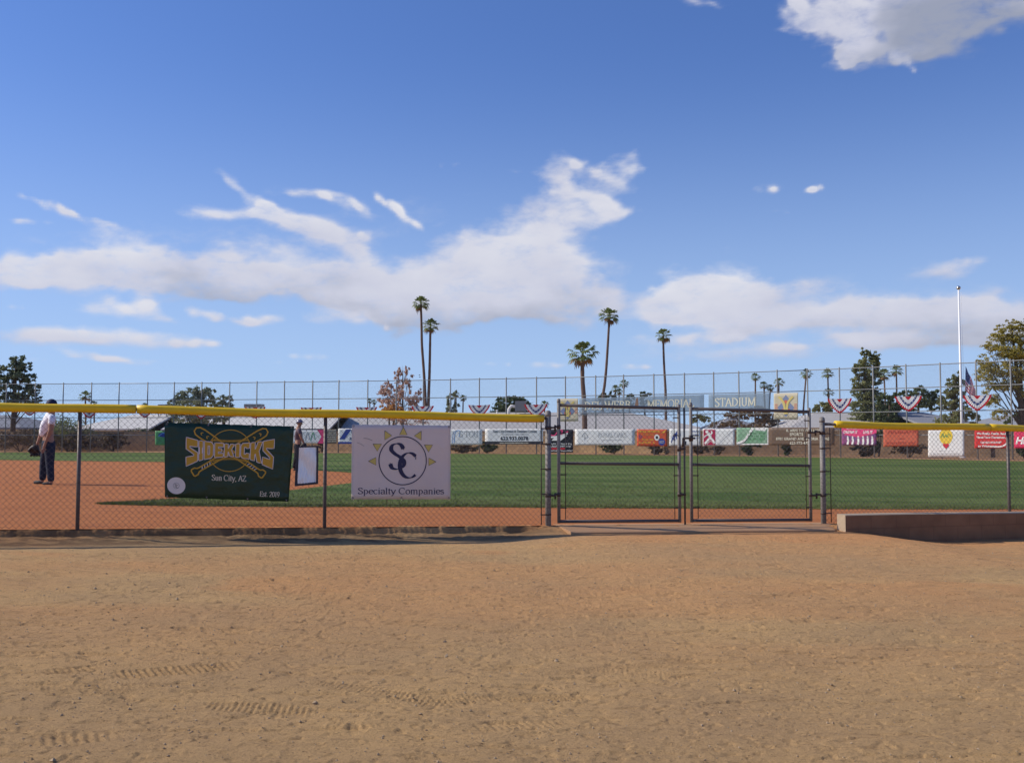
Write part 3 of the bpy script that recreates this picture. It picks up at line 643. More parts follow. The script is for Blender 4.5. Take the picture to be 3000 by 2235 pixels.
# glyph: (advance, strokes[polyline], serif spots [(x, y, halfwidth)])
G = {
 'S': (.60, [crom([(.48,.80),(.40,.95),(.27,1.0),(.12,.93),(.08,.76),(.20,.60),(.36,.48),(.50,.32),(.48,.12),(.30,0),(.12,.04),(.05,.2)])], [(.49,.86,0),(.045,.16,0)]),
 'C': (.78, [arcp(.42,.5,.36,.5,48,312,22)], [(.67,.84,0)]), 'D': (.80, [[(.14,0),(.14,1)], arcp(.14,.5,.54,.5,90,-90,18)], [(.1,0,.1),(.1,1,.1)]),
 'E': (.62, [[(.14,0),(.14,1)], [(.14,1),(.54,1)], [(.14,.52),(.44,.52)], [(.14,0),(.56,0)], [(.54,1),(.54,.82)], [(.56,0),(.57,.2)], [(.44,.43),(.44,.61)]], [(.1,0,.1),(.1,1,.1)]),
 'L': (.58, [[(.14,0),(.14,1)], [(.14,0),(.54,0)], [(.54,0),(.56,.22)]], [(.14,1,.13),(.1,0,.1)]),
 'W': (1.05, [[(.08,1),(.34,0)], [(.34,0),(.54,.9)], [(.50,1),(.74,0)], [(.74,0),(.98,1)]], [(.08,1,.12),(.52,1,.1),(.98,1,.1)]),
 'B': (.66, [[(.14,0),(.14,1)], arcp(.14,.77,.36,.23,90,-90,12), arcp(.14,.27,.44,.27,90,-90,12)], [(.1,0,.1),(.1,1,.1)]),
 'M': (.95, [[(.14,0),(.14,1)], [(.14,1),(.46,.06)], [(.46,.06),(.80,1)], [(.82,0),(.82,1)]], [(.14,0,.13),(.82,0,.13),(.10,1,.1),(.86,1,.1)]),
 'O': (.84, [arcp(.42,.5,.36,.5,0,360,26)], []), 'R': (.70, [[(.14,0),(.14,1)], arcp(.14,.75,.38,.25,90,-90,12), [(.30,.5),(.62,0)]], [(.14,0,.13),(.1,1,.1),(.64,0,.08)]),
 'I': (.32, [[(.16,0),(.16,1)]], [(.16,0,.13),(.16,1,.13)]), 'A': (.74, [[(.06,0),(.36,1)], [(.36,1),(.68,0)], [(.17,.36),(.55,.36)]], [(.06,0,.1),(.68,0,.12)]),
 'T': (.68, [[(.34,0),(.34,1)], [(.04,1),(.64,1)], [(.04,1),(.03,.82)], [(.64,1),(.65,.82)]], [(.34,0,.13)]), 'U': (.76, [[(.15,1),(.15,.3)], arcp(.37,.3,.22,.3,180,360,12), [(.59,.3),(.59,1)]], [(.15,1,.12),(.59,1,.12)]),
 'Z': (.62, [[(.06,1),(.54,1)], [(.54,1),(.06,0)], [(.06,0),(.56,0)], [(.06,1),(.05,.82)], [(.56,0),(.58,.2)]], []), 'N': (.80, [[(.14,0),(.14,1)], [(.14,1),(.64,0)], [(.64,0),(.64,1)]], [(.14,0,.12),(.64,1,.12),(.1,1,.1)]),
 'K': (.72, [[(.14,0),(.14,1)], [(.14,.42),(.56,1)], [(.28,.60),(.62,0)]], [(.14,0,.13),(.14,1,.13),(.58,1,.1),(.64,0,.1)]), 'Y': (.70, [[(.06,1),(.34,.5)], [(.34,.5),(.62,1)], [(.34,.5),(.34,0)]], [(.06,1,.1),(.62,1,.1),(.34,0,.12)]),
 '&': (.74, [crom([(.62,.5),(.5,.15),(.28,0),(.10,.12),(.12,.34),(.32,.55),(.42,.8),(.32,1),(.2,.86),(.28,.6),(.45,.3),(.66,0)])], []),
 'u': (.58, [[(.12,X_),(.12,.18)], arcp(.28,.18,.16,.18,180,330,8), [(.44,X_),(.44,0)]], [(.09,X_,.06),(.41,X_,.06),(.47,0,.06)]), 'n': (.60, [[(.13,0),(.13,X_)], arcp(.29,X_-.18,.16,.18,170,0,9), [(.45,X_-.18),(.45,0)]], [(.13,0,.1),(.10,X_,.05),(.45,0,.1)]),
 'i': (.30, [[(.15,0),(.15,X_)], [(.15,.86),(.15,.98)]], [(.15,0,.1),(.11,X_,.06)]), 't': (.36, [[(.16,.9),(.16,.12)], arcp(.25,.12,.09,.12,180,300,6), [(.04,X_),(.32,X_)]], []),
 'y': (.56, [[(.05,X_),(.27,0)], crom([(.51,X_),(.27,0),(.16,-.28),(.05,-.28)])], [(.06,X_,.08),(.5,X_,.07)]), 'E.': (.3, [], []),
 's': (.44, [crom([(.35,.54),(.28,.66),(.18,X_),(.08,.58),(.09,.45),(.22,.36),(.36,.25),(.35,.07),(.2,0),(.1,.03),(.05,.14)])], []),
 'p': (.60, [[(.13,-.3),(.13,X_)], arcp(.13,.34,.37,.34,75,-75,14)], [(.13,-.3,.1),(.1,X_,.05)]), 'e': (.52, [arcp(.27,.34,.22,.34,10,320,18), [(.06,.38),(.48,.38)]], []),
 'c': (.50, [arcp(.28,.34,.23,.34,50,315,16)], []), 'a': (.54, [crom([(.08,.54),(.16,.66),(.28,X_),(.40,.60),(.42,.45)]), [(.42,.5),(.42,.08)], crom([(.42,.42),(.2,.36),(.08,.2),(.12,.03),(.26,0),(.42,.14)]), [(.42,.06),(.5,0)]], []),
 'l': (.28, [[(.14,0),(.14,1)]], [(.14,0,.1),(.10,1,.06)]), 'o': (.56, [arcp(.28,.34,.22,.34,0,360,20)], []), 'm': (.90, [[(.13,0),(.13,X_)], arcp(.28,X_-.18,.15,.18,170,0,8), [(.43,X_-.18),(.43,0)], arcp(.59,X_-.18,.16,.18,170,0,8), [(.75,X_-.18),(.75,0)]], [(.13,0,.09),(.43,0,.09),(.75,0,.09),(.1,X_,.05)]),
 'r': (.42, [[(.13,0),(.13,X_)], crom([(.13,.45),(.22,.62),(.36,.65)])], [(.13,0,.1),(.1,X_,.05)]), 'd': (.60, [arcp(.46,.34,.37,.34,105,255,14), [(.46,0),(.46,1)]], [(.43,1,.05)]),
 ',': (.26, [[(.14,.08),(.07,-.16)]], []), '.': (.26, [[(.12,0),(.12,.1)]], []), ' ': (.30, [], []),
 '2': (.54, [crom([(.08,.74),(.14,.93),(.28,1),(.43,.9),(.44,.68),(.28,.36),(.06,0)]), [(.06,0),(.5,0)]], []), '0': (.56, [arcp(.28,.5,.22,.5,0,360,22)], []),
 '1': (.42, [[(.22,0),(.22,1)], [(.22,1),(.1,.88)]], [(.22,0,.12)]), '9': (.56, [arcp(.27,.68,.20,.32,0,360,18), crom([(.47,.68),(.44,.3),(.3,.06),(.1,0)])], []),
}
def serif_text(mb, txt, x, y, size, map_, m=0, w_=.002, thick=.15, thin_=.055, align='c', squeeze=1.0, track=0.0):
    tot = sum(G[c][0] + track for c in txt) * size * squeeze
    x0 = x - tot / 2 if align == 'c' else x
    wf = lambda dx, dy: (thin_ + (thick - thin_) * abs(dy * .98 - dx * .17)) * size
    for c in txt:
        adv, st, se = G[c]
        for s in st: ribbon(mb, [(x0 + p[0]*size*squeeze, y + p[1]*size) for p in s], wf, m, w_, map_)
        for (sx, sy, hw) in se:
            if hw: ribbon(mb, [(x0 + (sx-hw)*size*squeeze, y + sy*size), (x0 + (sx+hw)*size*squeeze, y + sy*size)], lambda a, b: thin_*size, m, w_, map_)
            else: ribbon(mb, [(x0 + sx*size*squeeze, y + (sy-.10)*size), (x0 + sx*size*squeeze, y + (sy+.08)*size)], lambda a, b: thin_*size*1.2, m, w_, map_)
        x0 += (adv + track) * size * squeeze
_tc = {}
def sans_text(mb, txt, x, y, size, map_, m=0, w_=.002, align='c', squeeze=1.0, bold=0.0, shear=0.0):
    """built-in typeface turned into flat faces; size = cap height"""
    key = (txt, bold, shear)
    if key not in _tc:
        cu = bpy.data.curves.new('t', 'FONT'); cu.body = txt; cu.size = 1.0; cu.resolution_u = 2; cu.offset = bold; cu.shear = shear; cu.fill_mode = 'FRONT'
        ob_ = bpy.data.objects.new('t', cu); COL.objects.link(ob_); dg = bpy.context.evaluated_depsgraph_get(); me_ = ob_.evaluated_get(dg).to_mesh()
        _tc[key] = ([(v.co.x, v.co.y) for v in me_.vertices], [tuple(p_.vertices) for p_ in me_.polygons])
        ob_.evaluated_get(dg).to_mesh_clear(); bpy.data.objects.remove(ob_); bpy.data.curves.remove(cu)
    V, Fc = _tc[key]
    if not V: return
    xs = [v[0] for v in V]; k = size / .73; wd = (max(xs) - min(xs)) * k * squeeze; ox = x - wd / 2 - min(xs) * k * squeeze if align == 'c' else x - min(xs) * k * squeeze
    mb.add([map_(ox + v[0]*k*squeeze, y + v[1]*k, w_) for v in V], Fc, m)
def scribble(mb, x0, x1, y, h, map_, m=0, w_=.002, seed=1, gap=.35):
    """a line of print too small to read: letter-sized strokes"""
    rn = random.Random(seed); x = x0
    while x < x1:
        if rn.random() < .16: x += h * .5; continue
        w = h * rn.uniform(.35, .7); pts = [(x, y + h*rn.choice([0, .5, 1])), (x + w*.5, y + h*rn.random()), (x + w, y + h*rn.choice([0, .5, 1]))]
        ribbon(mb, pts, lambda a, b: h * .26, m, w_, map_); ribbon(mb, [(x, y), (x, y + h)], lambda a, b: h*.2, m, w_, map_); x += w + h * gap
def disc(mb, cx, cy, rx, ry, map_, m=0, w_=.002, n=28): mb.add([map_(cx + rx*math.cos(2*math.pi*i/n), cy + ry*math.sin(2*math.pi*i/n), w_) for i in range(n)], [tuple(range(n))], m)
def poly(mb, pts, map_, m=0, w_=.002): mb.add([map_(a, b, w_) for a, b in pts], [tuple(range(len(pts)))], m)
def rect(mb, x0, x1, y0, y1, map_, m=0, w_=.0015): poly(mb, [(x0, y0), (x1, y0), (x1, y1), (x0, y1)], map_, m, w_)
class Sheet:
    """a hung banner: four world corners; local frame at the lower left corner; coordinates in metres across the cloth"""
    def __init__(s, bl, br, tl, tr, bulge=0.0, seed=0):
        s.bl = bl; x = (br - bl); x.z = 0; s.ang = math.atan2(x.y, x.x); s.Wd = (br - bl).length; s.Hd = (tl - bl).length
        rt = Matrix.Rotation(-s.ang, 3, 'Z'); s.c = [rt @ (p - bl) for p in (bl, br, tl, tr)]; s.bulge = bulge; s.seed = seed
    def map(s, x, y, w=0.0):
        u, v = x / s.Wd, y / s.Hd; a, b, c, d = s.c
        p = (a * (1-u) + b * u) * (1-v) + (c * (1-u) + d * u) * v
        k = s.bulge * math.sin(math.pi * min(max(u, 0), 1)) * math.sin(math.pi * min(max(v, 0), 1)) * (1 + .5 * math.sin(u * 5 + s.seed))
        return Vector((p.x, p.y - k - w, p.z))
    def cloth(s, name, m, thick=.0012, nx=24, ny=14, hole=None):
        mb = MB(); vs = []
        for side in (0, 1):
            for j in range(ny + 1):
                for i in range(nx + 1):
                    x, y = s.Wd*i/nx, s.Hd*j/ny
                    sag = (.006 * math.sin(i * 1.9 + s.seed) ** 2) if j in (0, ny) else 0
                    p = s.map(x, y - (sag if j == ny else -sag), -thick*side); vs.append(p)
        n1 = (nx+1)*(ny+1); q = lambda i, j, k: k*n1 + j*(nx+1) + i
        fs = [(q(i,j,0), q(i+1,j,0), q(i+1,j+1,0), q(i,j+1,0)) for i in range(nx) for j in range(ny)] + [(q(i,j,1), q(i,j+1,1), q(i+1,j+1,1), q(i+1,j,1)) for i in range(nx) for j in range(ny)]
        fs += [(q(i,0,0), q(i,0,1), q(i+1,0,1), q(i+1,0,0)) for i in range(nx)] + [(q(i,ny,0), q(i+1,ny,0), q(i+1,ny,1), q(i,ny,1)) for i in range(nx)]
        fs += [(q(0,j,0), q(0,j+1,0), q(0,j+1,1), q(0,j,1)) for j in range(ny)] + [(q(nx,j,0), q(nx,j,1), q(nx,j+1,1), q(nx,j+1,0)) for j in range(ny)]
        mb.add(vs, fs); o = mb.build(name, m, loc=s.bl, rotz=s.ang, smooth=True); s.o = o
        return o
    def part(s, mb, name, mats): return mb.build(name, mats, s.o)
def near_pt(px, py, d):
    s, z = near_sd(px, py, d); return W(s, d, z)

# ------------------------------------------------------------------ near banners
M_green = mat('dark_green_vinyl', (.008, .032, .022), .34, 0, .35, noise_=(2.2, .8, (.016, .046, .022)), bump=(3.6, .8, .05))
M_gold = mat('gold_print', (.52, .29, .03), .45); M_pale = mat('pale_print', (.66, .58, .60), .45); M_cream = mat('cream_print', (.62, .55, .42), .5); M_black = mat('black_print', (.02, .025, .03), .5)
sh_ = Sheet(near_pt(483, 1457, .06), near_pt(845.6, 1470, .06), near_pt(481.8, 1237, .06), near_pt(862, 1248, .06), .012, 1); WD, HD = sh_.Wd, sh_.Hd
o = sh_.cloth('team_banner', M_green); tag(o, 'dark green SIDEKICKS banner with crossed gold bats, tied to the fence', 'banner')
def U(px, py):                       # crop pixels of the banner drawing -> banner metres
    return ((px - 110) / 1225 * WD, (1195 - py + (px - 110) * .028) / 728 * HD)
mp = sh_.map
mb = MB()                             # crossed bats
def bat(x0, y0, x1, y1, mb, w_):
    dx, dy = x1 - x0, y1 - y0; L = math.hypot(dx, dy); ux, uy = dx/L, dy/L; P = []
    prof = [(0, 26), (.01, 36), (.05, 36), (.075, 20), (.10, 17), (.35, 20), (.55, 28), (.75, 40), (.90, 45), (.965, 40), (1.0, 18)]
    for t, h in prof: P.append((x0 + dx*t - uy*h, y0 + dy*t + ux*h))
    for t, h in prof[::-1]: P.append((x0 + dx*t + uy*h, y0 + dy*t - ux*h))
    P = [U(*p) for p in P]; ribbon(mb, P + [P[0], P[1]], lambda a, b: .016, 0, w_, mp)
    for k in range(4):
        t = .13 + k * .035; c = (x0+dx*t, y0+dy*t); ribbon(mb, [U(c[0]-uy*11-ux*6, c[1]+ux*11-uy*6), U(c[0]+uy*11+ux*6, c[1]-ux*11+uy*6)], lambda a, b: .009, 1, w_ + .0004, mp)
    for k in range(3):
        t = .74 + k*.08; c = (x0+dx*t, y0+dy*t); ribbon(mb, crom([U(c[0]-uy*14, c[1]+ux*14), U(c[0]+ux*16, c[1]+uy*16), U(c[0]+uy*14, c[1]-ux*14)], 4), lambda a, b: .010, 0, w_, mp)
bat(375, 960, 1075, 545, mb, .0016); bat(1070, 975, 395, 535, mb, .0022)
sh_.part(mb, 'crossed_bats', [M_gold, M_pale])
mb = MB()                             # ball outline and stitching
P = [U(725 + 205*math.cos(R(a)), 740 - 200*math.sin(R(a))) for a in range(0, 361, 8)]; ribbon(mb, P, lambda a, b: .009, 0, .0030, mp)
for sg in (1, -1):
    c = [(560 + 30*k, (635 + 12*math.sin(k/11*math.pi)) if sg > 0 else (842 - 26*math.sin(k/11*math.pi))) for k in range(12)]
    ribbon(mb, [U(*p) for p in c], lambda a, b: .007, 0, .0030, mp)
    for k in range(26):
        x = 575 + 12*k; y = 635 + 12*math.sin((x-560)/330*math.pi) if sg > 0 else 842 - 26*math.sin((x-560)/330*math.pi)
        ribbon(mb, [U(x, y - 13), U(x + 3, y + 14)], lambda a, b: .005, 0, .0032, mp)
sh_.part(mb, 'ball_emblem', M_gold)
# arched team name: block letters warped between two curves
BL = {
 'S': [[(0,1),(1,1.0),(1,.66),(.66,.66),(.66,.74),(.36,.74),(.36,.62),(1,.40),(1,0),(0,0),(0,.34),(.34,.34),(.34,.24),(.64,.24),(.64,.36),(0,.58)]],
 'I': [[(0,0),(1,0),(1,1),(0,1)]],
 'D': [[(0,0),(.78,0),(1,.16),(1,.84),(.78,1),(0,1),(0,.5),(.36,.5),(.36,.78),(.60,.78),(.64,.74),(.64,.26),(.60,.22),(.36,.22),(.36,.5),(0,.5)]],
 'E': [[(0,0),(1,0),(1,.24),(.38,.24),(.38,.40),(.8,.40),(.8,.60),(.38,.60),(.38,.76),(1,.76),(1,1),(0,1)]],
 'K': [[(0,0),(.34,0),(.34,.34),(.44,.40),(.62,0),(1,0),(.72,.54),(1,1),(.64,1),(.44,.64),(.34,.62),(.34,1),(0,1)]],
 'C': [[(.2,0),(1,0),(1,.32),(.64,.32),(.64,.24),(.36,.24),(.36,.76),(.64,.76),(.64,.68),(1,.68),(1,1),(.2,1),(0,.86),(0,.14)]],
}
TOPC = lambda x: np.interp(x, [305, 420, 560, 735, 900, 1040, 1155], [612, 643, 662, 680, 668, 652, 630])
BOTC = lambda x: np.interp(x, [305, 420, 560, 735, 900, 1040, 1155], [888, 838, 806, 792, 812, 862, 915])
spans = [(314,418),(434,468),(486,566),(584,662),(676,764),(784,818),(834,912),(928,1036),(1048,1150)]
mbo = MB(); mbf = MB()
for ch, (xa, xb) in zip('SIDEKICKS', spans):
    P = []
    src = BL[ch][0]
    if ch == 'S' : src = [(0,1),(1,1),(1,.70),(.62,.70),(.30,.72),(.30,.64),(1,.40),(1,0),(0,-.02),(0,.30),(.40,.28),(.70,.28),(.70,.36),(0,.60)]
    for (u, v) in src:
        x = xa + (xb - xa) * u; P.append(U(x, TOPC(x) * v + BOTC(x) * (1 - v)))
    dense = []
    for i in range(len(P)):
        a, b = P[i], P[(i + 1) % len(P)]; dense += [a, ((a[0]+b[0])/2, (a[1]+b[1])/2)]
    ribbon(mbo, dense + [dense[0], dense[1]], lambda a, b: .017, 0, .0040, mp)
    # fill, triangulated
    from mathutils.geometry import tessellate_polygon
    tri = tessellate_polygon([[Vector((a, b, 0)) for a, b in P]])
    mbf.add([mp(a, b, .0046) for a, b in P], [tuple(q) for q in tri])
sh_.part(mbo, 'name_outline', M_pale); sh_.part(mbf, 'team_name', M_gold)
mb = MB(); x, y = U(728, 1030); serif_text(mb, 'Sun City, AZ', x, y, .066, mp, 0, .003, .16, .06); sh_.part(mb, 'place_lettering', M_cream); mb = MB()
x, y = U(1138, 1180); serif_text(mb, 'Est. 2019', x, y, .058, mp, 0, .003, .16, .06); sh_.part(mb, 'founding_lettering', M_cream)
M_sticker = mat('round_white_sticker', (.70, .64, .60), .3, 0, .5, bump=(9, .6, .01))
mb = MB(); cx, cy = U(220, 1080); disc(mb, cx, cy, .103, .100, mp, 0, .003); 
ribbon(mb, arcp(cx, cy, .034, .034, 0, 360, 24), lambda a, b: .003, 1, .0036, mp); serif_text(mb, 'S', cx - .008, cy - .014, .036, mp, 1, .0036); serif_text(mb, 'C', cx + .008, cy - .026, .036, mp, 1, .0038); 
sh_.part(mb, 'round_sticker', [M_sticker, M_black])
def grommets(S, pts, m):
    for (x, y) in pts:
        mb = MB(); ribbon(mb, arcp(x, y, .010, .010, 0, 360, 10), lambda a, b: .006, 0, .002, S.map); S.part(mb, 'grommet', m)
    for (x, y) in pts:
        a = S.map(x, y, .004); mb = MB(); mb.tube([a, a + Vector((.01, .03, .03 if y > .3 else -.03)), a + Vector((.0, .05, .0))], .0025, 5); S.part(mb, 'tie', M_white)
grommets(sh_, [(.025, HD-.02), (WD*.33, HD-.02), (WD*.66, HD-.02), (WD-.03, HD-.02), (.025, .02), (WD*.33, .02), (WD*.66, .02), (WD-.03, .02)], M_galv)
# the white sun banner
M_wb = mat('greyed_white_vinyl', (.79, .68, .62), .5, 0, .2, noise_=(1.6, .6, (.67, .56, .51)), bump=(2.6, .7, .05), trans=.12)
M_navy = mat('navy_print', (.028, .028, .075), .5); M_sunray = mat('yellow_ray_print', (.62, .48, .13), .5)
sh_ = Sheet(near_pt(1029, 1463, .06), near_pt(1319.5, 1463, .06), near_pt(1031, 1243, .06), near_pt(1320, 1246, .06), .010, 4); WD, HD = sh_.Wd, sh_.Hd; mp = sh_.map
o = sh_.cloth('sponsor_banner', M_wb); tag(o, 'greyish white banner with SC monogram in a circle of yellow sun rays', 'banner')
U = lambda px, py: ((px - 430) / 957 * WD, (1200 - py) / 725 * HD)
k_ = WD / 957
mb = MB(); cx, cy = U(918, 823); ribbon(mb, arcp(cx, cy, 229*k_, 229*k_*1.0, 0, 360, 60), lambda a, b: .0125, 0, .003, mp); sh_.part(mb, 'emblem_ring', M_navy)
mb = MB()
for ang, px, py in ((0,1205,832),(35,1168,700),(62,1062,580),(90,922,535),(118,778,580),(145,672,695),(180,626,830)):
    cx, cy = U(px, py); c, s = math.cos(R(ang)), math.sin(R(ang)); T = []
    if ang in (0, 90, 180): loc = [(.062, 0), (-.058, .062), (-.058, -.062)]
    elif ang in (35, 145): loc = None; T = [(cx - .068, cy + .052), (cx + .068, cy + .052), (cx - (.0 if ang == 35 else -.0), cy - .062)]
    else: loc = None; sg = 1 if ang == 62 else -1; T = [(cx + sg*.058, cy + .075), (cx + sg*.058, cy - .070), (cx - sg*.055, cy + .0)]
    if loc: T = [(cx + a*c - b*s, cy + a*s + b*c) for a, b in loc]
    T = [(cx + (a - cx)*.80, cy + (b - cy)*.80) for a, b in T]
    mb = MB(); poly(mb, T, mp, 0, .003)
    ribbon(mb, T + [T[0]], lambda a, b: .006, 1, .0036, mp); sh_.part(mb, 'sun_ray', [M_sunray, M_navy])
mb = MB(); x, y = U(870, 905); serif_text(mb, 'S', x, y, 242*k_, mp, 0, .003, .17, .028, squeeze=1.20); x, y = U(972, 990); serif_text(mb, 'C', x, y, 238*k_, mp, 0, .0036, .17, .028, squeeze=1.06); sh_.part(mb, 'monogram', M_navy)
mb = MB(); x, y = U(908, 1146); serif_text(mb, 'Specialty Companies', x, y, 57*k_, mp, 0, .003, .17, .07, squeeze=1.49); sh_.part(mb, 'company_lettering', M_navy)
mb = MB(); ribbon(mb, crom([U(540, 608), U(580, 612), U(625, 630)]), lambda a, b: .006, 0, .003, mp); ribbon(mb, crom([U(480, 650), U(520, 668), U(548, 685)]), lambda a, b: .004, 0, .003, mp); sh_.part(mb, 'scuff_mark', mat('grey_scuff', (.22, .2, .2), .7))
grommets(sh_, [(.02, HD-.02), (WD*.51, HD-.02), (WD-.02, HD-.02), (.02, .02), (WD*.5, .02), (WD-.02, .02)], M_galv)
# glossy line-up board in a plastic sleeve
M_sleeve = bpy.data.materials.new('glossy_plastic_sleeve'); M_sleeve.use_nodes = True; t = M_sleeve.node_tree; p = t.nodes['Principled BSDF']
p.inputs['Base Color'].default_value = (.80, .80, .82, 1); p.inputs['Roughness'].default_value = .2; p.inputs['Specular IOR Level'].default_value = .9; p.inputs['Coat Weight'].default_value = 1.0
tcn = t.nodes.new('ShaderNodeTexCoord'); mpn = t.nodes.new('ShaderNodeMapping'); mpn.inputs['Scale'].default_value = (26, 1, 5); t.links.new(tcn.outputs['Object'], mpn.inputs[0])
n = t.nodes.new('ShaderNodeTexNoise'); n.inputs['Scale'].default_value = 1.0; n.inputs['Detail'].default_value = 4; t.links.new(mpn.outputs[0], n.inputs['Vector'])
b = t.nodes.new('ShaderNodeBump'); b.inputs['Strength'].default_value = 1.0; b.inputs['Distance'].default_value = .02; t.links.new(n.outputs['Fac'], b.inputs['Height']); t.links.new(b.outputs[0], p.inputs['Normal']); t.links.new(b.outputs[0], p.inputs['Coat Normal'])
M_frame = mat('black_board_frame', (.03, .03, .045), .4)
sh_ = Sheet(near_pt(866, 1421, .07), near_pt(930, 1415, .07), near_pt(871, 1309, .07), near_pt(931, 1307, .07), 0, 2); WD, HD = sh_.Wd, sh_.Hd; mp = sh_.map
board = empty('lineup_board', sh_.bl, 'small glossy white lineup board in a black frame on the fence', 'board'); board.rotation_euler = (0, 0, sh_.ang); sh_.o = board
mb = MB()
for (x0, x1, y0, y1) in ((-.012, .022, -.012, HD+.008), (WD-.018, WD+.008, -.012, HD+.008), (.022, WD-.018, -.012, .016), (.022, WD-.018, HD-.010, HD+.008)):
    q = [mp(a, b, w) for w in (.010, -.006) for (a, b) in ((x0, y0), (x1, y0), (x1, y1), (x0, y1))]; mb.add(q, [(0,1,2,3),(4,7,6,5),(0,4,5,1),(1,5,6,2),(2,6,7,3),(3,7,4,0)])
sh_.part(mb, 'frame', M_frame)
mb = MB(); nx, ny = 26, 40; vs = []
for j in range(ny + 1):
    for i in range(nx + 1):
        u, v = i/nx, j/ny; low = max(0, 1 - v*2.1)
        w = .004 + .006*math.sin(v*7 + u*4) + low * .0035*math.sin(u*38 + 2*math.sin(v*9)) + .02 * max(0, .55 - v) * 0
        vs.append(mp(.02 + (WD-.036)*u, .014 + (HD-.024)*v, w))
mb.add(vs, [(j*(nx+1)+i, j*(nx+1)+i+1, (j+1)*(nx+1)+i+1, (j+1)*(nx+1)+i) for j in range(ny) for i in range(nx)]); sh_.part(mb, 'plastic_sleeve', M_sleeve)
# ------------------------------------------------------------------ the far outfield fence, sixteen feet high on closely set posts
def far_uv(px):                       # ground point of the fence line in a photo column
    r = ray(px, 1330); u = r.x / r.y; Y = Yfar(px); return Vector((u * Y, Y, 0))
post_px = [-320,-236,-152,-70,14,99,181,264,345,429,507,588,670,750,831,914,991,1076,1160,1239,1319,1404,1483,1572,1657,1746,1828,1917,2007,2093,2167,2280,2369,2463,2562,2659,2760,2865,2967,3075,3190]
PP = [far_uv(p) for p in post_px]
def far_pt(px, py, off=0.0):          # photo pixel -> point on the fence polyline, moved off towards the field
    i = 0
    while i < len(post_px) - 2 and post_px[i + 1] < px: i += 1
    a, b = PP[i], PP[i + 1]; dv = (b - a).normalized(); nv = Vector((dv.y, -dv.x, 0))
    if nv.y > 0: nv = -nv
    a = a + nv * off; r = ray(px, py); t = (a.x * nv.x + a.y * nv.y) / (r.x * nv.x + r.y * nv.y); return Vector((0, 0, CAMZ)) + r * t
far = empty('outfield_fence', PP[20], 'tall grey chain link outfield fence closing the far side of the field', 'fence')
fb = PP[20].copy()
def fput(mb, name, m, parent=far, smooth=True):
    mb.v = [tuple(Vector(v) - fb) for v in mb.v]; return mb.build(name, m, parent, smooth=smooth)
for i, p in enumerate(PP):
    mb = MB(); mb.tube([p - Vector((0, 0, .2)), p + Vector((0, 0, FARH + .02))], .036, 8); mb.dome(p + Vector((0, 0, FARH + .02)), .04, n=8, rings=2); fput(mb, 'post', M_farpipe)
for k, z in enumerate((FARH - .03, 3.33, 2.22, 1.11)):
    for seg in range(0, len(PP) - 1, 8):
        mb = MB(); q = PP[seg:seg + 9]
        if len(q) > 1: mb.tube([v + Vector((0, 0, z)) for v in q], .022, 6); fput(mb, 'rail', M_farpipe)
for seg in range(0, len(PP) - 1, 8):
    mb = MB()
    for i in range(seg, min(seg + 8, len(PP) - 1)):
        a, b = PP[i], PP[i + 1]; L = (b - a).length; dv = (b - a).normalized(); nv = Vector((dv.y, -dv.x, 0)) * (1 if dv.y * 0 - dv.x < 0 else -1)
        x = -FARH
        while x < L:
            for sg in (1, -1):
                p, q = ((x, 0), (x + FARH, FARH)) if sg > 0 else ((x + FARH, 0), (x, FARH))
                c = clip_seg(p, q, 0, L, .03, FARH - .03)
                if c:
                    P0, P1 = c; o1 = nv * (.045 + .004 * sg)
                    w = Vector((0, 0, .0016)); A = a + dv * P0[0] + Vector((0, 0, P0[1])) + o1; B = a + dv * P1[0] + Vector((0, 0, P1[1])) + o1
                    k_ = nv * .0016; mb.add([A - w, A + w, A + k_, B - w, B + w, B + k_], [(0, 3, 4, 1), (1, 4, 5, 2), (2, 5, 3, 0)])
            x += PITCHX
    fput(mb, 'fence_mesh', M_farwire, smooth=False)

# ------------------------------------------------------------------ banners along the far fence
def vin(name, c, tr=.15, al=None, n=None): return mat(name, c, .5, 0, .3, noise_=n, bump=(1.6, .5, .05), trans=tr, alpha=al)
C_w = vin('white_banner_vinyl', (.90, .89, .86), .3); C_red = vin('red_banner_vinyl', (.62, .045, .045)); C_or = vin('orange_red_banner_vinyl', (.68, .12, .05)); C_cor = vin('coral_banner_mesh', (.66, .17, .10), .25, .88)
C_pink = vin('pink_banner_vinyl', (.68, .045, .12)); C_blk = vin('black_banner_vinyl', (.02, .02, .028)); C_grn = vin('green_banner_vinyl', (.13, .40, .16)); C_brn = vin('brown_banner_mesh', (.22, .145, .10), .15, .72)
C_gryb = vin('grey_brown_banner_mesh', (.22, .19, .16), .15, .75); C_blue = vin('blue_banner_mesh', (.32, .39, .45), .35, .52); C_crm = vin('cream_banner_mesh', (.80, .72, .54), .35, .88); C_foliage = vin('pale_green_banner_vinyl', (.42, .56, .42), n=(2.5, 1, (.12, .33, .16)))
C_blur = vin('blue_red_banner_vinyl', (.10, .11, .30), n=(4.0, 1, (.45, .06, .12)))
I = {}
for nm, c in dict(k=(.03,.03,.04), w=(.78,.76,.72), b=(.03,.06,.28), lb=(.15,.3,.6), r=(.55,.03,.05), y=(.75,.52,.06), g=(.10,.30,.12), m=(.40,.02,.07), c=(.70,.66,.52), gr=(.35,.35,.36), p=(.70,.06,.18), o=(.7,.28,.06), dr=(.33,.04,.03), navy=(.03,.05,.14)).items(): I[nm] = mat('ink_' + {'k':'black','w':'white','b':'blue','lb':'light_blue','r':'red','y':'yellow','g':'green','m':'maroon','c':'cream','gr':'grey','p':'pink','o':'orange','dr':'dark_red','navy':'navy'}[nm], c, .55)
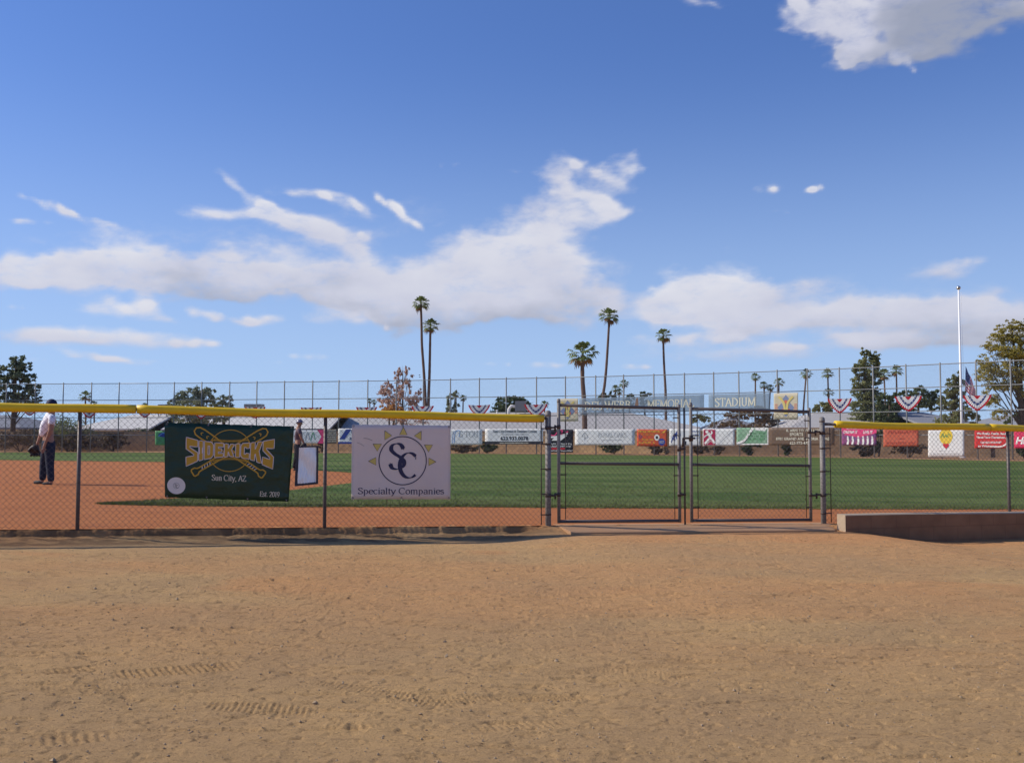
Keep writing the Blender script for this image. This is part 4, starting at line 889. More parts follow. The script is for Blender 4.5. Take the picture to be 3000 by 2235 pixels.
def fbanner(name, label, x0, x1, yt, yb, m, dy=0.0, off=.09, skew=0.0, group=None, bulge=.0):
    s = Sheet(far_pt(x0, yb, off), far_pt(x1, yb + dy, off), far_pt(x0, yt, off), far_pt(x1, yt + dy, off), bulge, x0 * .01)
    o = s.cloth(name, m, nx=16, ny=8); tag(o, label, 'banner', group); return s
GB = 'sponsor banners on the outfield fence'
K = .006
def P(S, fn, name, mats):
    mb = MB(); fn(mb, S.Wd, S.Hd, S.map); S.part(mb, name, mats)
S = fbanner('sponsor_banner', 'small green and blue sign half hidden by the dark green banner', 455, 502, 1262, 1304, C_grn, group=GB)
P(S, lambda mb, w, h, m: (disc(mb, w*.55, h*.72, w*.36, h*.16, m, 0, K), ribbon(mb, crom([(w*.2, h*.6), (w*.5, h*.85), (w*.85, h*.62)]), lambda a, b: .05, 1, K*1.4, m)), 'emblem', [I['b'], I['lb']])
P(S, lambda mb, w, h, m: [scribble(mb, w*.12, w*.9, h*(.38 - .14*k), h*.08, m, 0, K, k) for k in range(3)], 'small_print', I['g'])
S = fbanner('sponsor_banner', 'white banner ending in a pink arrow, right of the helmeted person', 790, 949, 1259, 1299, C_w, group=GB)
P(S, lambda mb, w, h, m: poly(mb, [(w*.88, h), (w, h), (w, 0), (w*.88, 0), (w*.955, h*.5)], m, 0, K), 'pink_arrow', I['p'])
P(S, lambda mb, w, h, m: [ribbon(mb, crom([(w*(.66+.1*k), h*.2), (w*(.70+.1*k), h*.8), (w*(.74+.1*k), h*.3)]), lambda a, b: .05, k % 2, K, m) for k in range(2)], 'lettering', [I['gr'], I['g']])
P(S, lambda mb, w, h, m: rect(mb, 0, w, h, h+.07, m, 0, K), 'dark_hem', I['k'])
S = fbanner('sponsor_banner', 'grey brown see-through banner with short white lines, beside the second fence post', 954, 986, 1257, 1300, C_gryb, group=GB)
P(S, lambda mb, w, h, m: [scribble(mb, w*.1, w*.95, h*(.86 - .145*k), h*.08, m, 0, K, k) for k in range(6)], 'small_print', I['c'])
S = fbanner('sponsor_banner', 'white banner with slanted blue bar, left edge of the greyish sun banner', 991, 1075, 1255, 1300, C_w, group=GB)
P(S, lambda mb, w, h, m: (poly(mb, [(w*.04, h*.30), (w*.22, h*.30), (w*.46, h*.95), (w*.28, h*.95)], m, 0, K), rect(mb, 0, w, 0, h*.13, m, 0, K)), 'blue_bar', I['b'])
P(S, lambda mb, w, h, m: (sans_text(mb, 'AM', w*.44, h*.74, h*.20, m, 0, K, 'l', bold=.02), sans_text(mb, 'WAL', w*.46, h*.50, h*.19, m, 0, K, 'l', bold=.02), sans_text(mb, 'ROO', w*.40, h*.22, h*.22, m, 0, K, 'l', bold=.02)), 'lettering', I['navy'])
S = fbanner('sponsor_banner', 'white banner with thin script, just right of the sun banner', 1250, 1413, 1257, 1303, C_w, group=GB)
P(S, lambda mb, w, h, m: serif_text(mb, "S TOU", w*.76, h*.50, h*.36, m, 0, K, .10, .05, squeeze=1.1), 'lettering', I['gr'])
P(S, lambda mb, w, h, m: (ribbon(mb, crom([(w*.50, h*.15), (w*.52, h*.8), (w*.60, h*.9), (w*.585, h*.5)]), lambda a, b: .04, 0, K, m), ribbon(mb, crom([(w*.47, h*.1), (w*.475, h*.6), (w*.50, h*.88)]), lambda a, b: .03, 0, K, m)), 'swoosh', I['lb'])
S = fbanner('sponsor_banner', 'white dental centre banner with big phone number and dark web strip', 1421, 1591, 1256, 1301.5, C_w, group=GB)
P(S, lambda mb, w, h, m: rect(mb, 0, w, 0, h*.19, m, 0, K), 'web_strip', I['k'])
P(S, lambda mb, w, h, m: serif_text(mb, 'Sun City Dental & Denture Center', w*.52, h*.76, h*.17, m, 0, K, .16, .07, squeeze=1.08), 'name_lettering', I['k'])
P(S, lambda mb, w, h, m: sans_text(mb, '623.933.0078', w*.51, h*.27, h*.24, m, 0, K, bold=.03, squeeze=1.05), 'phone_number', I['k'])
P(S, lambda mb, w, h, m: scribble(mb, w*.3, w*.74, h*.60, h*.08, m, 0, K, 5), 'small_print', I['gr'])
P(S, lambda mb, w, h, m: sans_text(mb, 'www.suncitydentalcenter.com', w*.5, h*.05, h*.11, m, 0, K*1.5, squeeze=1.06, bold=.02), 'web_address', I['c'])
S = fbanner('sponsor_banner', 'black banner with white and pink script, seen past the tall gate post', 1600, 1679, 1258, 1326, C_blk, group=GB)
P(S, lambda mb, w, h, m: (ribbon(mb, crom([(w*.08, h*.80), (w*.3, h*.74), (w*.45, h*.92), (w*.6, h*.96), (w*.58, h*.78), (w*.82, h*.92)]), lambda a, b: .07, 1, K, m), ribbon(mb, crom([(w*.1, h*.66), (w*.45, h*.70), (w*.8, h*.84)]), lambda a, b: .10, 0, K, m), poly(mb, [(w*.2, h*.52), (w*.55, h*.52), (w*.8, h*.76), (w*.3, h*.64)], m, 0, K)), 'script_lettering', [I['w'], I['p']])
P(S, lambda mb, w, h, m: ([scribble(mb, w*.1, w*.95, h*y, h*.07, m, 0, K, k) for k, y in enumerate((.34, .235, .04))], rect(mb, w*.2, w*.72, h*.14, h*.21, m, 1, K)), 'small_print', [I['w'], I['r']])
S = fbanner('sponsor_banner', 'long sagging white ROYAL OAKS banner behind the left gate leaf', 1684, 1860, 1257, 1304, C_w, group=GB)
P(S, lambda mb, w, h, m: serif_text(mb, 'ROYAL OAKS', w*.63, h*.50, h*.26, m, 0, K, .09, .05, squeeze=1.05), 'lettering', I['gr'])
P(S, lambda mb, w, h, m: (ribbon(mb, crom([(w*.12, h*.5), (w*.17, h*.78), (w*.22, h*.5), (w*.17, h*.42)]), lambda a, b: .03, 0, K, m), ribbon(mb, [(w*.17, h*.25), (w*.17, h*.7)], lambda a, b: .035, 0, K, m), scribble(mb, w*.45, w*.8, h*.28, h*.07, m, 0, K, 9)), 'tree_emblem', I['gr'])
S = fbanner('sponsor_banner', 'orange red banner with yellow print and round blue badge', 1866, 1955, 1257, 1307, C_or, dy=.5, group=GB)
P(S, lambda mb, w, h, m: (scribble(mb, w*.06, w*.72, h*.80, h*.12, m, 0, K, 3), scribble(mb, w*.16, w*.6, h*.64, h*.08, m, 1, K, 4), scribble(mb, w*.18, w*.56, h*.34, h*.09, m, 0, K, 5), scribble(mb, w*.08, w*.55, h*.16, h*.11, m, 0, K, 6), poly(mb, [(w*.8, h*.78), (w*.97, h*.97), (w*.9, h*.80)], m, 0, K)), 'lettering', [I['y'], I['o']])
P(S, lambda mb, w, h, m: (disc(mb, w*.82, h*.26, w*.11, h*.20, m, 0, K), scribble(mb, w*.75, w*.88, h*.27, h*.05, m, 1, K*2, 2), scribble(mb, w*.75, w*.88, h*.19, h*.05, m, 1, K*2, 3)), 'blue_badge', [I['b'], I['w']])
P(S, lambda mb, w, h, m: (disc(mb, w*.66, h*.52, w*.085, h*.18, m, 0, K), disc(mb, w*.66, h*.52, w*.04, h*.09, m, 1, K*2), ribbon(mb, arcp(w*.11, h*.56, w*.04, h*.08, 0, 360), lambda a, b: .03, 2, K, m)), 'round_picture', [I['w'], I['k'], I['b']])
S = fbanner('sponsor_banner', 'white banner with slanted blue script behind the gate latch', 1961, 2052, 1256, 1306, C_w, group=GB)
P(S, lambda mb, w, h, m: ([ribbon(mb, crom([(w*(.06+.06*k), h*(.2+.15*k)), (w*(.14+.06*k), h*(.6+.13*k)), (w*(.18+.06*k), h*(.3+.1*k))]), lambda a, b: .045, 0, K, m) for k in range(4)], rect(mb, w*.42, w*.55, h*.05, h*.28, m, 1, K), [scribble(mb, w*.72, w*.95, h*(.80-.2*k), h*.09, m, 0, K, k) for k in range(3)]), 'script_lettering', [I['b'], I['k']])
S = fbanner('sponsor_banner', 'white banner with a maroon panel showing a white running ball player', 2059, 2152, 1256, 1306, C_w, group=GB)
P(S, lambda mb, w, h, m: rect(mb, w*.02, w*.40, h*.05, h*.95, m, 0, K), 'maroon_panel', I['m'])
def player(mb, w, h, m):
    q = lambda x, y: (w*(.02 + .38*x), h*(.05 + .9*y)); L = lambda pts, t: ribbon(mb, crom([q(*p) for p in pts]), lambda a, b: t*h, 0, K*2, m)
    disc(mb, *q(.30, .86), h*.095, h*.09, m, 0, K*2); L([(.38,.78),(.55,.62),(.55,.45)], .17); L([(.55,.66),(.72,.78),(.66,.92)], .08); L([(.42,.68),(.18,.60),(.05,.48)], .07); L([(.52,.45),(.34,.28),(.12,.08)], .12); L([(.55,.45),(.74,.36),(.95,.12)], .12); L([(.3,.05),(.6,.26),(.9,.05)], .03)
P(S, player, 'player_figure', I['w'])
P(S, lambda mb, w, h, m: ribbon(mb, crom([(w*.5, h*.1), (w*.72, h*.5), (w*.96, h*.92)]), lambda a, b: .03, 0, K, m), 'crease', I['gr'])
S = fbanner('sponsor_banner', 'crumpled pale green and white banner behind the right gate leaf', 2158, 2251, 1253, 1303, C_foliage, dy=-.5, group=GB)
P(S, lambda mb, w, h, m: (ribbon(mb, crom([(0, h*.06), (w*.25, h*.25), (w*.42, h*.7), (w*.52, h*.98)]), lambda a, b: .14, 0, K, m), rect(mb, w*.05, w*.98, 0, h*.07, m, 0, K), poly(mb, [(w*.55, h), (w*.98, h), (w*.9, h*.8), (w*.6, h*.85)], m, 0, K), rect(mb, w*.97, w, 0, h, m, 0, K)), 'white_swash', I['w'])
P(S, lambda mb, w, h, m: ([scribble(mb, w*.38, w*.92, h*(.28+.17*k), h*.12, m, 0, K*1.5, 20+k) for k in range(3)], ribbon(mb, crom([(w*.02, h*.02), (w*.25, h*.16), (w*.5, h*.75)]), lambda a, b: .03, 1, K*2, m)), 'lettering', [I['g'], I['k']])
S = fbanner('sponsor_banner', 'brown see-through banner with the GRAND AVE address, crossed by the gate end', 2252, 2445, 1252, 1304, C_brn, group=GB)
P(S, lambda mb, w, h, m: (sans_text(mb, 'R. ARPS TO YOU HOW', w*.55, h*.76, h*.15, m, 0, K, bold=.02, squeeze=.95), sans_text(mb, 'SPORTS', w*.43, h*.53, h*.17, m, 0, K, bold=.02, squeeze=.95), sans_text(mb, '8701 GRAND AVE  PEORIA  85345', w*.52, h*.29, h*.155, m, 0, K, bold=.02, squeeze=.95), sans_text(mb, '623-773-4752', w*.49, h*.05, h*.155, m, 0, K, bold=.02)), 'lettering', I['c'])
S = fbanner('sponsor_banner', 'blue and pink softball banner with a row of white player figures', 2466, 2568, 1246, 1304, C_blur, dy=.8, group=GB)
P(S, lambda mb, w, h, m: (poly(mb, [(0, h), (w, h), (w, h*.62), (w*.5, h*.40), (w*.1, h*.52), (0, h*.75)], m, 0, K)), 'pink_field', I['p'])
P(S, lambda mb, w, h, m: (sans_text(mb, 'SUN CITY SOFTBALL', w*.53, h*.82, h*.12, m, 0, K*2, bold=.03, squeeze=.9), sans_text(mb, 'DREAM IT', w*.26, h*.60, h*.14, m, 0, K*2, bold=.03, squeeze=.85), sans_text(mb, "LIVE IT", w*.76, h*.60, h*.14, m, 0, K*2, bold=.03, squeeze=.85)), 'lettering', I['w'])
P(S, lambda mb, w, h, m: [(disc(mb, w*x, h*.42, w*.024, h*.05, m, 0, K*2), ribbon(mb, [(w*x, h*.36), (w*(x+.01), h*.2), (w*(x-.01), h*.04)], lambda a, b: .10, 0, K*2, m)) for x in (.18, .32, .48, .62, .75, .88)], 'player_figures', I['w'])
S = fbanner('sponsor_banner', 'plain coral banner with faint dark print, right of the softball banner', 2588, 2691, 1247, 1309, C_cor, dy=-2, group=GB)
P(S, lambda mb, w, h, m: (scribble(mb, w*.08, w*.92, h*.62, h*.12, m, 0, K, 31), scribble(mb, w*.4, w*.6, h*.34, h*.06, m, 0, K, 32), scribble(mb, w*.1, w*.9, h*.12, h*.10, m, 0, K, 33)), 'faint_lettering', I['dr'])
S = fbanner('sponsor_banner', 'large bright white banner with a yellow shape over a red heart', 2719, 2825, 1256, 1339, C_w, group=GB)
P(S, lambda mb, w, h, m: (poly(mb, [(w*(.5 + .185*math.sin(a)), h*(.74 + .26*math.cos(a) * (1 if math.cos(a) > 0 else 1.15))) for a in np.linspace(0, 2*math.pi, 30)[:-1]], m, 0, K)), 'yellow_shape', I['y'])
P(S, lambda mb, w, h, m: ribbon(mb, crom([(w*.37, h*.68), (w*.42, h*.84), (w*.44, h*.70), (w*.50, h*.78), (w*.52, h*.70), (w*.58, h*.82), (w*.64, h*.72)]), lambda a, b: .03, 0, K*2, m), 'script_lettering', I['g'])
P(S, lambda mb, w, h, m: poly(mb, [(w*(.5 + .075*math.sin(a)**3 * 1.1), h*(.40 + .0072*(13*math.cos(a) - 5*math.cos(2*a) - 2*math.cos(3*a) - math.cos(4*a)))) for a in np.linspace(0, 2*math.pi, 30)[:-1]], m, 0, K*2), 'red_heart', I['r'])
P(S, lambda mb, w, h, m: (scribble(mb, w*.3, w*.7, h*.20, h*.03, m, 0, K, 41), scribble(mb, w*.08, w*.92, h*.11, h*.03, m, 0, K, 42)), 'small_print', I['gr'])
S = fbanner('sponsor_banner', 'red banner with four lines of white print beside the last near post', 2855, 2956, 1252, 1313, C_red, dy=.5, group=GB)
P(S, lambda mb, w, h, m: (sans_text(mb, 'We Really, Really, Really', w*.52, h*.66, h*.11, m, 0, K, bold=.03, squeeze=.92), sans_text(mb, 'Need Your Donations...', w*.5, h*.48, h*.11, m, 0, K, bold=.03, squeeze=.92), sans_text(mb, 'Call 623-933-0187', w*.48, h*.24, h*.10, m, 0, K, bold=.03, squeeze=.92), sans_text(mb, 'to Volunteer', w*.36, h*.06, h*.11, m, 0, K, bold=.03), ribbon(mb, crom([(w*.45, h*.08), (w*.8, h*.10), (w*.97, h*.3)]), lambda a, b: .06, 0, K, m)), 'lettering', I['w'])
S = fbanner('sponsor_banner', 'pink red banner at the right edge starting with white letters Ha', 2971, 3078, 1254, 1313, C_pink, dy=1, group=GB)
P(S, lambda mb, w, h, m: (sans_text(mb, 'Ha', w*.04, h*.22, h*.36, m, 0, K, 'l', bold=.03, shear=.25), sans_text(mb, 'A', w*.27, h*.70, h*.2, m, 0, K, 'l', bold=.03, shear=.25)), 'lettering', I['w'])
# stadium name banners above
GS = 'stadium name banners high on the outfield fence'
def sbanner(label, x0, x1, yt0, yt1, yb0, yb1, m, seed=0):
    s = Sheet(far_pt(x0, yb0, .09), far_pt(x1, yb1, .09), far_pt(x0, yt0, .09), far_pt(x1, yt1, .09), .0, x0 * .01)
    o = s.cloth('stadium_banner', m, nx=24, ny=8); tag(o, label, 'banner', GS); return s
def emblem(S):
    w, h, m = S.Wd, S.Hd, S.map
    mb = MB(); poly(mb, [(w*.5, h*.93), (w*.66, h*.74), (w*.5, h*.62), (w*.34, h*.74)], m, 0, K); poly(mb, [(w*.15, h*.45), (w*.32, h*.62), (w*.42, h*.42), (w*.30, h*.28)], m, 0, K); poly(mb, [(w*.85, h*.45), (w*.68, h*.62), (w*.58, h*.42), (w*.70, h*.28)], m, 0, K); poly(mb, [(w*.4, h*.2), (w*.6, h*.2), (w*.5, h*.1)], m, 0, K); S.part(mb, 'blue_rays', mat('faded_blue_ink', (.20, .24, .38), .6))
    mb = MB(); disc(mb, w*.5, h*.66, w*.09, h*.07, m, 0, K*2); [rect(mb, w*a, w*b, h*(.34+.07*k), h*(.37+.07*k), m, 0, K) for k in range(4) for a, b in ((.04, .16), (.84, .96))]; poly(mb, [(w*.34, h*.42), (w*.45, h*.36), (w*.36, h*.28)], m, 0, K*2); poly(mb, [(w*.66, h*.42), (w*.55, h*.36), (w*.64, h*.28)], m, 0, K*2); S.part(mb, 'red_sun', mat('faded_red_ink', (.62, .16, .10), .6))
    mb = MB(); ribbon(mb, crom([(w*.2, h*.86), (w*.42, h*.62), (w*.46, h*.2)]), lambda a, b: .11, 0, K*3, m); ribbon(mb, crom([(w*.8, h*.86), (w*.58, h*.62), (w*.54, h*.2)]), lambda a, b: .11, 0, K*3, m); S.part(mb, 'yellow_arms', mat('faded_yellow_ink', (.66, .52, .18), .6))
S = sbanner('cream emblem banner at the left end of the stadium name', 1632, 1694, 1168, 1167, 1235, 1234, C_crm); emblem(S)
S = sbanner('long faded blue DEL WEBB MEMORIAL banner', 1697, 2063, 1166, 1156, 1215, 1205, C_blue)
P(S, lambda mb, w, h, m: serif_text(mb, 'DEL WEBB', w*.236, h*.28, h*.47, m, 0, K, .15, .06, squeeze=1.17), 'lettering', I['c'])
P(S, lambda mb, w, h, m: serif_text(mb, 'MEMORIAL', w*.740, h*.28, h*.47, m, 0, K, .15, .06, squeeze=1.03), 'lettering', I['c'])
P(S, lambda mb, w, h, m: (poly(mb, [(w*.455, h*.3), (w*.49, h*.32), (w*.485, h*.92), (w*.47, h*.9)], m, 0, K)), 'torn_patch', mat('torn_brown_patch', (.25, .15, .11), .7))
S = sbanner('shorter faded blue STADIUM banner', 2076, 2256, 1156, 1151, 1204, 1200, C_blue)
P(S, lambda mb, w, h, m: serif_text(mb, 'STADIUM', w*.44, h*.26, h*.50, m, 0, K, .15, .06, squeeze=1.06), 'lettering', I['c'])
S = sbanner('cream emblem banner right of the word STADIUM', 2267, 2338, 1152, 1150, 1229, 1229, C_crm); emblem(S)
# buntings
M_bw = vin('bunting_white', (.80, .78, .78), .35); M_br = vin('bunting_red', (.58, .03, .05), .35); M_bb = vin('bunting_blue', (.03, .055, .20), .25)
def bunting(px, yt, wpx, hpx, label):
    a = far_pt(px - wpx/2, yt, .12); b = far_pt(px + wpx/2, yt, .12); c = (a + b) / 2; w = (b - a).length / 2; h = hpx / F * c.y
    ang = math.atan2(b.y - a.y, b.x - a.x); t = empty('bunting', c, label, 'bunting', 'red, white and blue fan buntings on the outfield fence', ang)
    NS, bands = 40, [(0, .22, M_br, 'red_centre'), (.22, .48, M_bw, 'white_band'), (.48, .64, M_bb, 'blue_band'), (.64, .86, M_bw, 'white_band'), (.86, 1.0, M_br, 'red_rim')]
    def pt(i, r, extra=0):
        th = math.pi * i / NS; rr = r ** 1.0; pl = .022 * r * (1 if i % 2 else -1)
        return (-math.cos(th) * w * rr * (1.0 if r < .99 else 1.0), pl - extra, -(.6 * (1 - abs(math.cos(th)) ** 1.3) + .4 * abs(math.sin(th))) * h * rr * (1 - .07 * (i % 2) * r) - .03 * (1 - abs(math.cos(th) * rr)))
    for r0, r1, m, nm in bands:
        mb = MB(); vs = [pt(i, r) for i in range(NS + 1) for r in (max(r0, .02), r1)]; mb.add(vs, [(2*i, 2*i+1, 2*i+3, 2*i+2) for i in range(NS)]); p_ = mb.build(nm, m, t)
        if nm == 'blue_band':
            mb = MB()
            for k in range(3, NS, 5):
                q = Vector(pt(k, .54, .02)); s_ = .034; mb.add([q + Vector((s_*(1 if j % 2 == 0 else .45)*math.sin(j*math.pi/5), 0, s_*(1 if j % 2 == 0 else .45)*math.cos(j*math.pi/5))) for j in range(10)], [tuple(range(10))])
            o = mb.build('stars', M_bw, p_); o['kind'] = 'stuff'
for px, yt, w_, h_, lb in [(88,1187,60,31,'bunting left of the person with the glove'),(262,1188,60,38,'bunting behind the near post at the left'),(425,1191,60,32,'bunting left of the dark green banner'),(590,1193,60,34,'bunting above the left half of the SIDEKICKS banner'),
     (748,1192,60,34,'bunting above the right half of the SIDEKICKS banner'),(912,1193,62,32,'bunting above the small lineup board'),(1074,1192,62,32,'bunting above the left side of the sun banner'),(1238,1189,66,34,'bunting at the foot of the two tall palms'),
     (1404,1186,64,36,'bunting above the white script banner'),(1570,1184,68,38,'bunting beside the fence end post'),(2460,1167,71,44,'bunting left of the tall dark conifer'),(2661,1160,80,45,'bunting right of the tall dark conifer'),(2863,1157,84,46,'bunting under the American flag')]:
    bunting(px, yt, w_, h_, lb)

# ------------------------------------------------------------------ flagpole and flag
M_pole = mat('white_painted_pole', (.80, .80, .80), .35, 0, .5)
Yp = 48.5; pb = PY(2820, 1330, Yp); pb.z = 0; pt_ = PY(2817, 850, Yp)
fp = empty('flagpole', pb, 'slender white flagpole with a ball top, taller than the fence', 'flagpole')
mb = MB(); mb.tube([(0, 0, 0), (0, 0, 2.5), (0, 0, pt_.z)], [.066, .062, .040], 14); mb.build('pole', M_pole, fp, smooth=True)
mb = MB(); mb.tube([(0, 0, 0), (0, 0, .08)], [.16, .12], 14); mb.build('base_collar', M_pole, fp)
mb = MB(); mb.dome((0, 0, pt_.z + .11), .10, n=12, rings=4); n0 = len(mb.v); mb.v += [(x, y, 2*(pt_.z + .11) - z) for x, y, z in mb.v]; mb.f += [tuple(i + n0 for i in f[::-1]) for f in mb.f]; mb.mi *= 2; mb.tube([(0, 0, pt_.z), (0, 0, pt_.z + .04)], .03, 8); mb.build('ball_finial', mat('steel_ball', (.5, .48, .45), .25, .9), fp, smooth=True)
mb = MB(); mb.tube([(.13, -.05, 1.2), (.10, -.05, pt_.z - .1)], .006, 5); mb.build('halyard', M_pole, fp)
hoist_t = PY(2829, 1073, Yp - .05); hoist_b = PY(2826, 1141, Yp - .05); fly_t = PY(2859, 1142, Yp); fly_b = PY(2861, 1166, Yp)
fl = hoist_t.copy(); mbs = {0: MB(), 1: MB(), 2: MB()}; NU, NV = 26, 26
def fpnt(u, v):
    p = (hoist_t * (1-v) + hoist_b * v) * (1-u) + (fly_t * (1-v) + fly_b * v) * u
    sag = Vector((0, 0, -.10 * math.sin(math.pi * u) * v)); fold = .09 * math.sin(u * 9 + v * 2.2) * min(1, u * 3)
    return p + sag + Vector((.02 * math.sin(u*9+v), fold, 0)) - fl
for j in range(NV):
    for i in range(NU):
        u, v = (i + .5) / NU, (j + .5) / NV; c = 2 if (u < .42 and v < 7/13) else (0 if int(v * 13) % 2 == 0 else 1)
        mbs[c].add([fpnt(i/NU, j/NV), fpnt((i+1)/NU, j/NV), fpnt((i+1)/NU, (j+1)/NV), fpnt(i/NU, (j+1)/NV)], [(0, 3, 2, 1)])
fg = empty('flag', fl, 'American flag hanging half way down the white flagpole', 'flag')
mbs[0].build('red_stripes', M_br, fg, smooth=True); mbs[1].build('white_stripes', M_bw, fg, smooth=True); cn = mbs[2].build('blue_canton', M_bb, fg, smooth=True)
mb = MB()
for r in range(7):
    for c in range(5):
        p = fpnt(.05 + .08 * c, (.04 + r * .071)); s_ = .016; mb.add([p + Vector((s_*a, -.012, s_*b)) for a, b in ((0, 1), (1, 0), (0, -1), (-1, 0))], [(0, 1, 2, 3)])
o = mb.build('stars', M_bw, cn); o['kind'] = 'stuff'
# ------------------------------------------------------------------ block walls behind the outfield fence
M_tanwall = block_mat('tan_block_wall', (.56, .39, .21), (.51, .35, .19), (.42, .29, .17), .406, .203, .010, .004)
M_shadewall = block_mat('shaded_block_wall', (.22, .15, .10), (.20, .135, .09), (.15, .10, .07), .406, .203, .010, .004)  # darker copy of the block wall: shade painted into the colour
def long_wall(name, label, pxs, back, top, m, cap):
    pts = []
    for px in pxs:
        p = far_uv(px); u = p.x / p.y; Y = p.y + back(px); pts.append(Vector((u * Y, Y, 0)))
    a, b = pts[0], pts[-1]; t = empty(name, a, label, 'wall')
    for i in range(len(pts) - 1):
        p, q = pts[i], pts[i+1]; L = (q - p).length; ang = math.atan2(q.y - p.y, q.x - p.x); mb = MB(); mb.box(0, L, 0, .2, -.2, top)
        o = mb.build('wall_panel', m, t, p - a, ang); mb = MB(); mb.box(-.01, L + .01, -.025, .225, top + .003, top + .06); mb.build('wall_cap', cap, t, p - a, ang)
M_cap = mat('wall_cap_concrete', (.36, .27, .18), .9, noise_=(3, .5, (.28, .2, .13)))
long_wall('block_wall', 'tan block wall behind the left and middle of the outfield fence', [-500, 0, 480, 900, 1320, 1700, 1950], lambda p: 4.5, 1.30, M_tanwall, M_cap)
long_wall('block_wall', 'block wall coloured darker brown for its shade, behind the right part of the outfield fence', [1952, 2200, 2460, 2700, 2970, 3300], lambda p: 4.5 - (p-1950)/1400, 1.32, M_shadewall, M_cap)

# ------------------------------------------------------------------ foliage
def leafmat(name, c1, c2, tr=.25, sc_=1.2):
    f = 1.75; return mat(name, tuple(min(.7, x * f) for x in c1), .75, 0, .25, noise_=(sc_, 1.0, tuple(min(.7, x * f) for x in c2)), trans=tr)
L_pine = leafmat('pine_needles', (.065, .085, .055), (.12, .14, .085), .35); L_dark = leafmat('dark_leaves', (.028, .042, .018), (.06, .075, .03)); L_olive = leafmat('olive_leaves', (.095, .105, .042), (.15, .15, .065), .35)
L_mesq = leafmat('mesquite_leaves', (.16, .15, .035), (.28, .22, .055), .45); L_euc = leafmat('grey_green_leaves', (.10, .12, .075), (.17, .18, .12)); L_brown = leafmat('brown_twigs', (.075, .052, .032), (.12, .085, .05), .1)
L_rust = leafmat('rust_leaves', (.25, .15, .10), (.34, .25, .20), .3); L_bare = leafmat('pale_twigs', (.33, .235, .20), (.24, .15, .11), .2); L_palm = leafmat('palm_fronds', (.062, .092, .030), (.15, .16, .055), .35, 2.5)
M_bark = mat('bark', (.10, .075, .058), .95, noise_=(6, .8, (.055, .04, .03)), bump=(14, .6, .03)); M_palmtrunk = mat('palm_trunk', (.17, .115, .088), .95, noise_=(5, .8, (.09, .06, .048)), bump=(9, .8, .03))
M_dead = mat('dead_fronds', (.22, .13, .065), .9, noise_=(4, .7, (.13, .08, .04)))
def leaves(mb, centre, r, n, size, rn, flat=.6, shell=.45):
    """leaf-sized faces gathered in clumps through an ellipsoid"""
    rx, ry, rz = r; k = max(3, int(n / 26)); cl = []
    for _ in range(k):
        while True:
            p = Vector((rn.uniform(-1,1), rn.uniform(-1,1), rn.uniform(-1,1)))
            if shell < p.length < 1.02: break
        cl.append(p)
    for i in range(n):
        c = cl[i % k]; q = c + Vector((rn.gauss(0,.13), rn.gauss(0,.13), rn.gauss(0,.10)))
        P0 = centre + Vector((q.x*rx, q.y*ry, q.z*rz)); s = size * rn.uniform(.55, 1.3)
        a = Vector((rn.gauss(0,1), rn.gauss(0,1), rn.gauss(0,flat))).normalized(); b = a.orthogonal().normalized(); b = (Matrix.Rotation(rn.uniform(0,6.28), 3, a) @ b); c2 = a.cross(b)
        mb.add([P0 + b*s, P0 + c2*s*.45, P0 - b*s*.8, P0 - c2*s*.45], [(0,1,2,3)])
def tree(name, label, cat, Y, basepx, blobs, n, size, leaf, trunk=(.18, .08), group=None, branches=True, seed=1, bark=None, tops=None, zbase_=0.0):
    """blobs: (px, py, rx_px, ry_px) seen at depth Y"""
    rn = random.Random(seed); base = PY(basepx, 1330, Y); base.z = zbase_; t = empty(name, base, label, cat, group)
    B = []
    for (px, py, rx, ry) in blobs:
        k = Y / F; c = PY(px, py, Y) - base; c.y += rn.uniform(-.3, .3) * rx * k; B.append((c, (rx*k, rx*k*.9, ry*k)))
    area = sum(b[1][0]*b[1][2] for b in B); mb = MB()
    for c, r in B: leaves(mb, c, r, max(30, int(n * r[0]*r[2] / area)), size, rn, .6, .05 if leaf in (L_mesq, L_olive) else .45)
    if trunk:
        tb = MB(); top = max(B, key=lambda b: b[0].z)[0]; low = min(b[0].z for b in B)
        mid = Vector((top.x*.25, 0, low*.6 if low > 0 else .2)); tb.tube([(0,0,-.2), mid, mid*.3 + top*.7, top], [trunk[0], trunk[0]*.85, trunk[1], trunk[1]*.4], 8); tb.build('trunk', bark or M_bark, t, smooth=True)
        if branches:
            for i, (c, r) in enumerate(B):
                bb = MB(); st = mid * (.8) + top * .2 * rn.random(); bb.tube([st, st*.4 + c*.6 + Vector((0, 0, r[2]*.15)), c], [trunk[1]*.6, trunk[1]*.3, trunk[1]*.12], 6)
                for q in range(4):
                    e = c + Vector((rn.uniform(-.8,.8)*r[0], rn.uniform(-.8,.8)*r[1], rn.uniform(-.5,.85)*r[2])); bb.tube([st*.3 + c*.7, e], [trunk[1]*.22, trunk[1]*.06], 5)
                bb.build('branch', bark or M_bark, t)
    mb.build('crown', leaf, t); return t
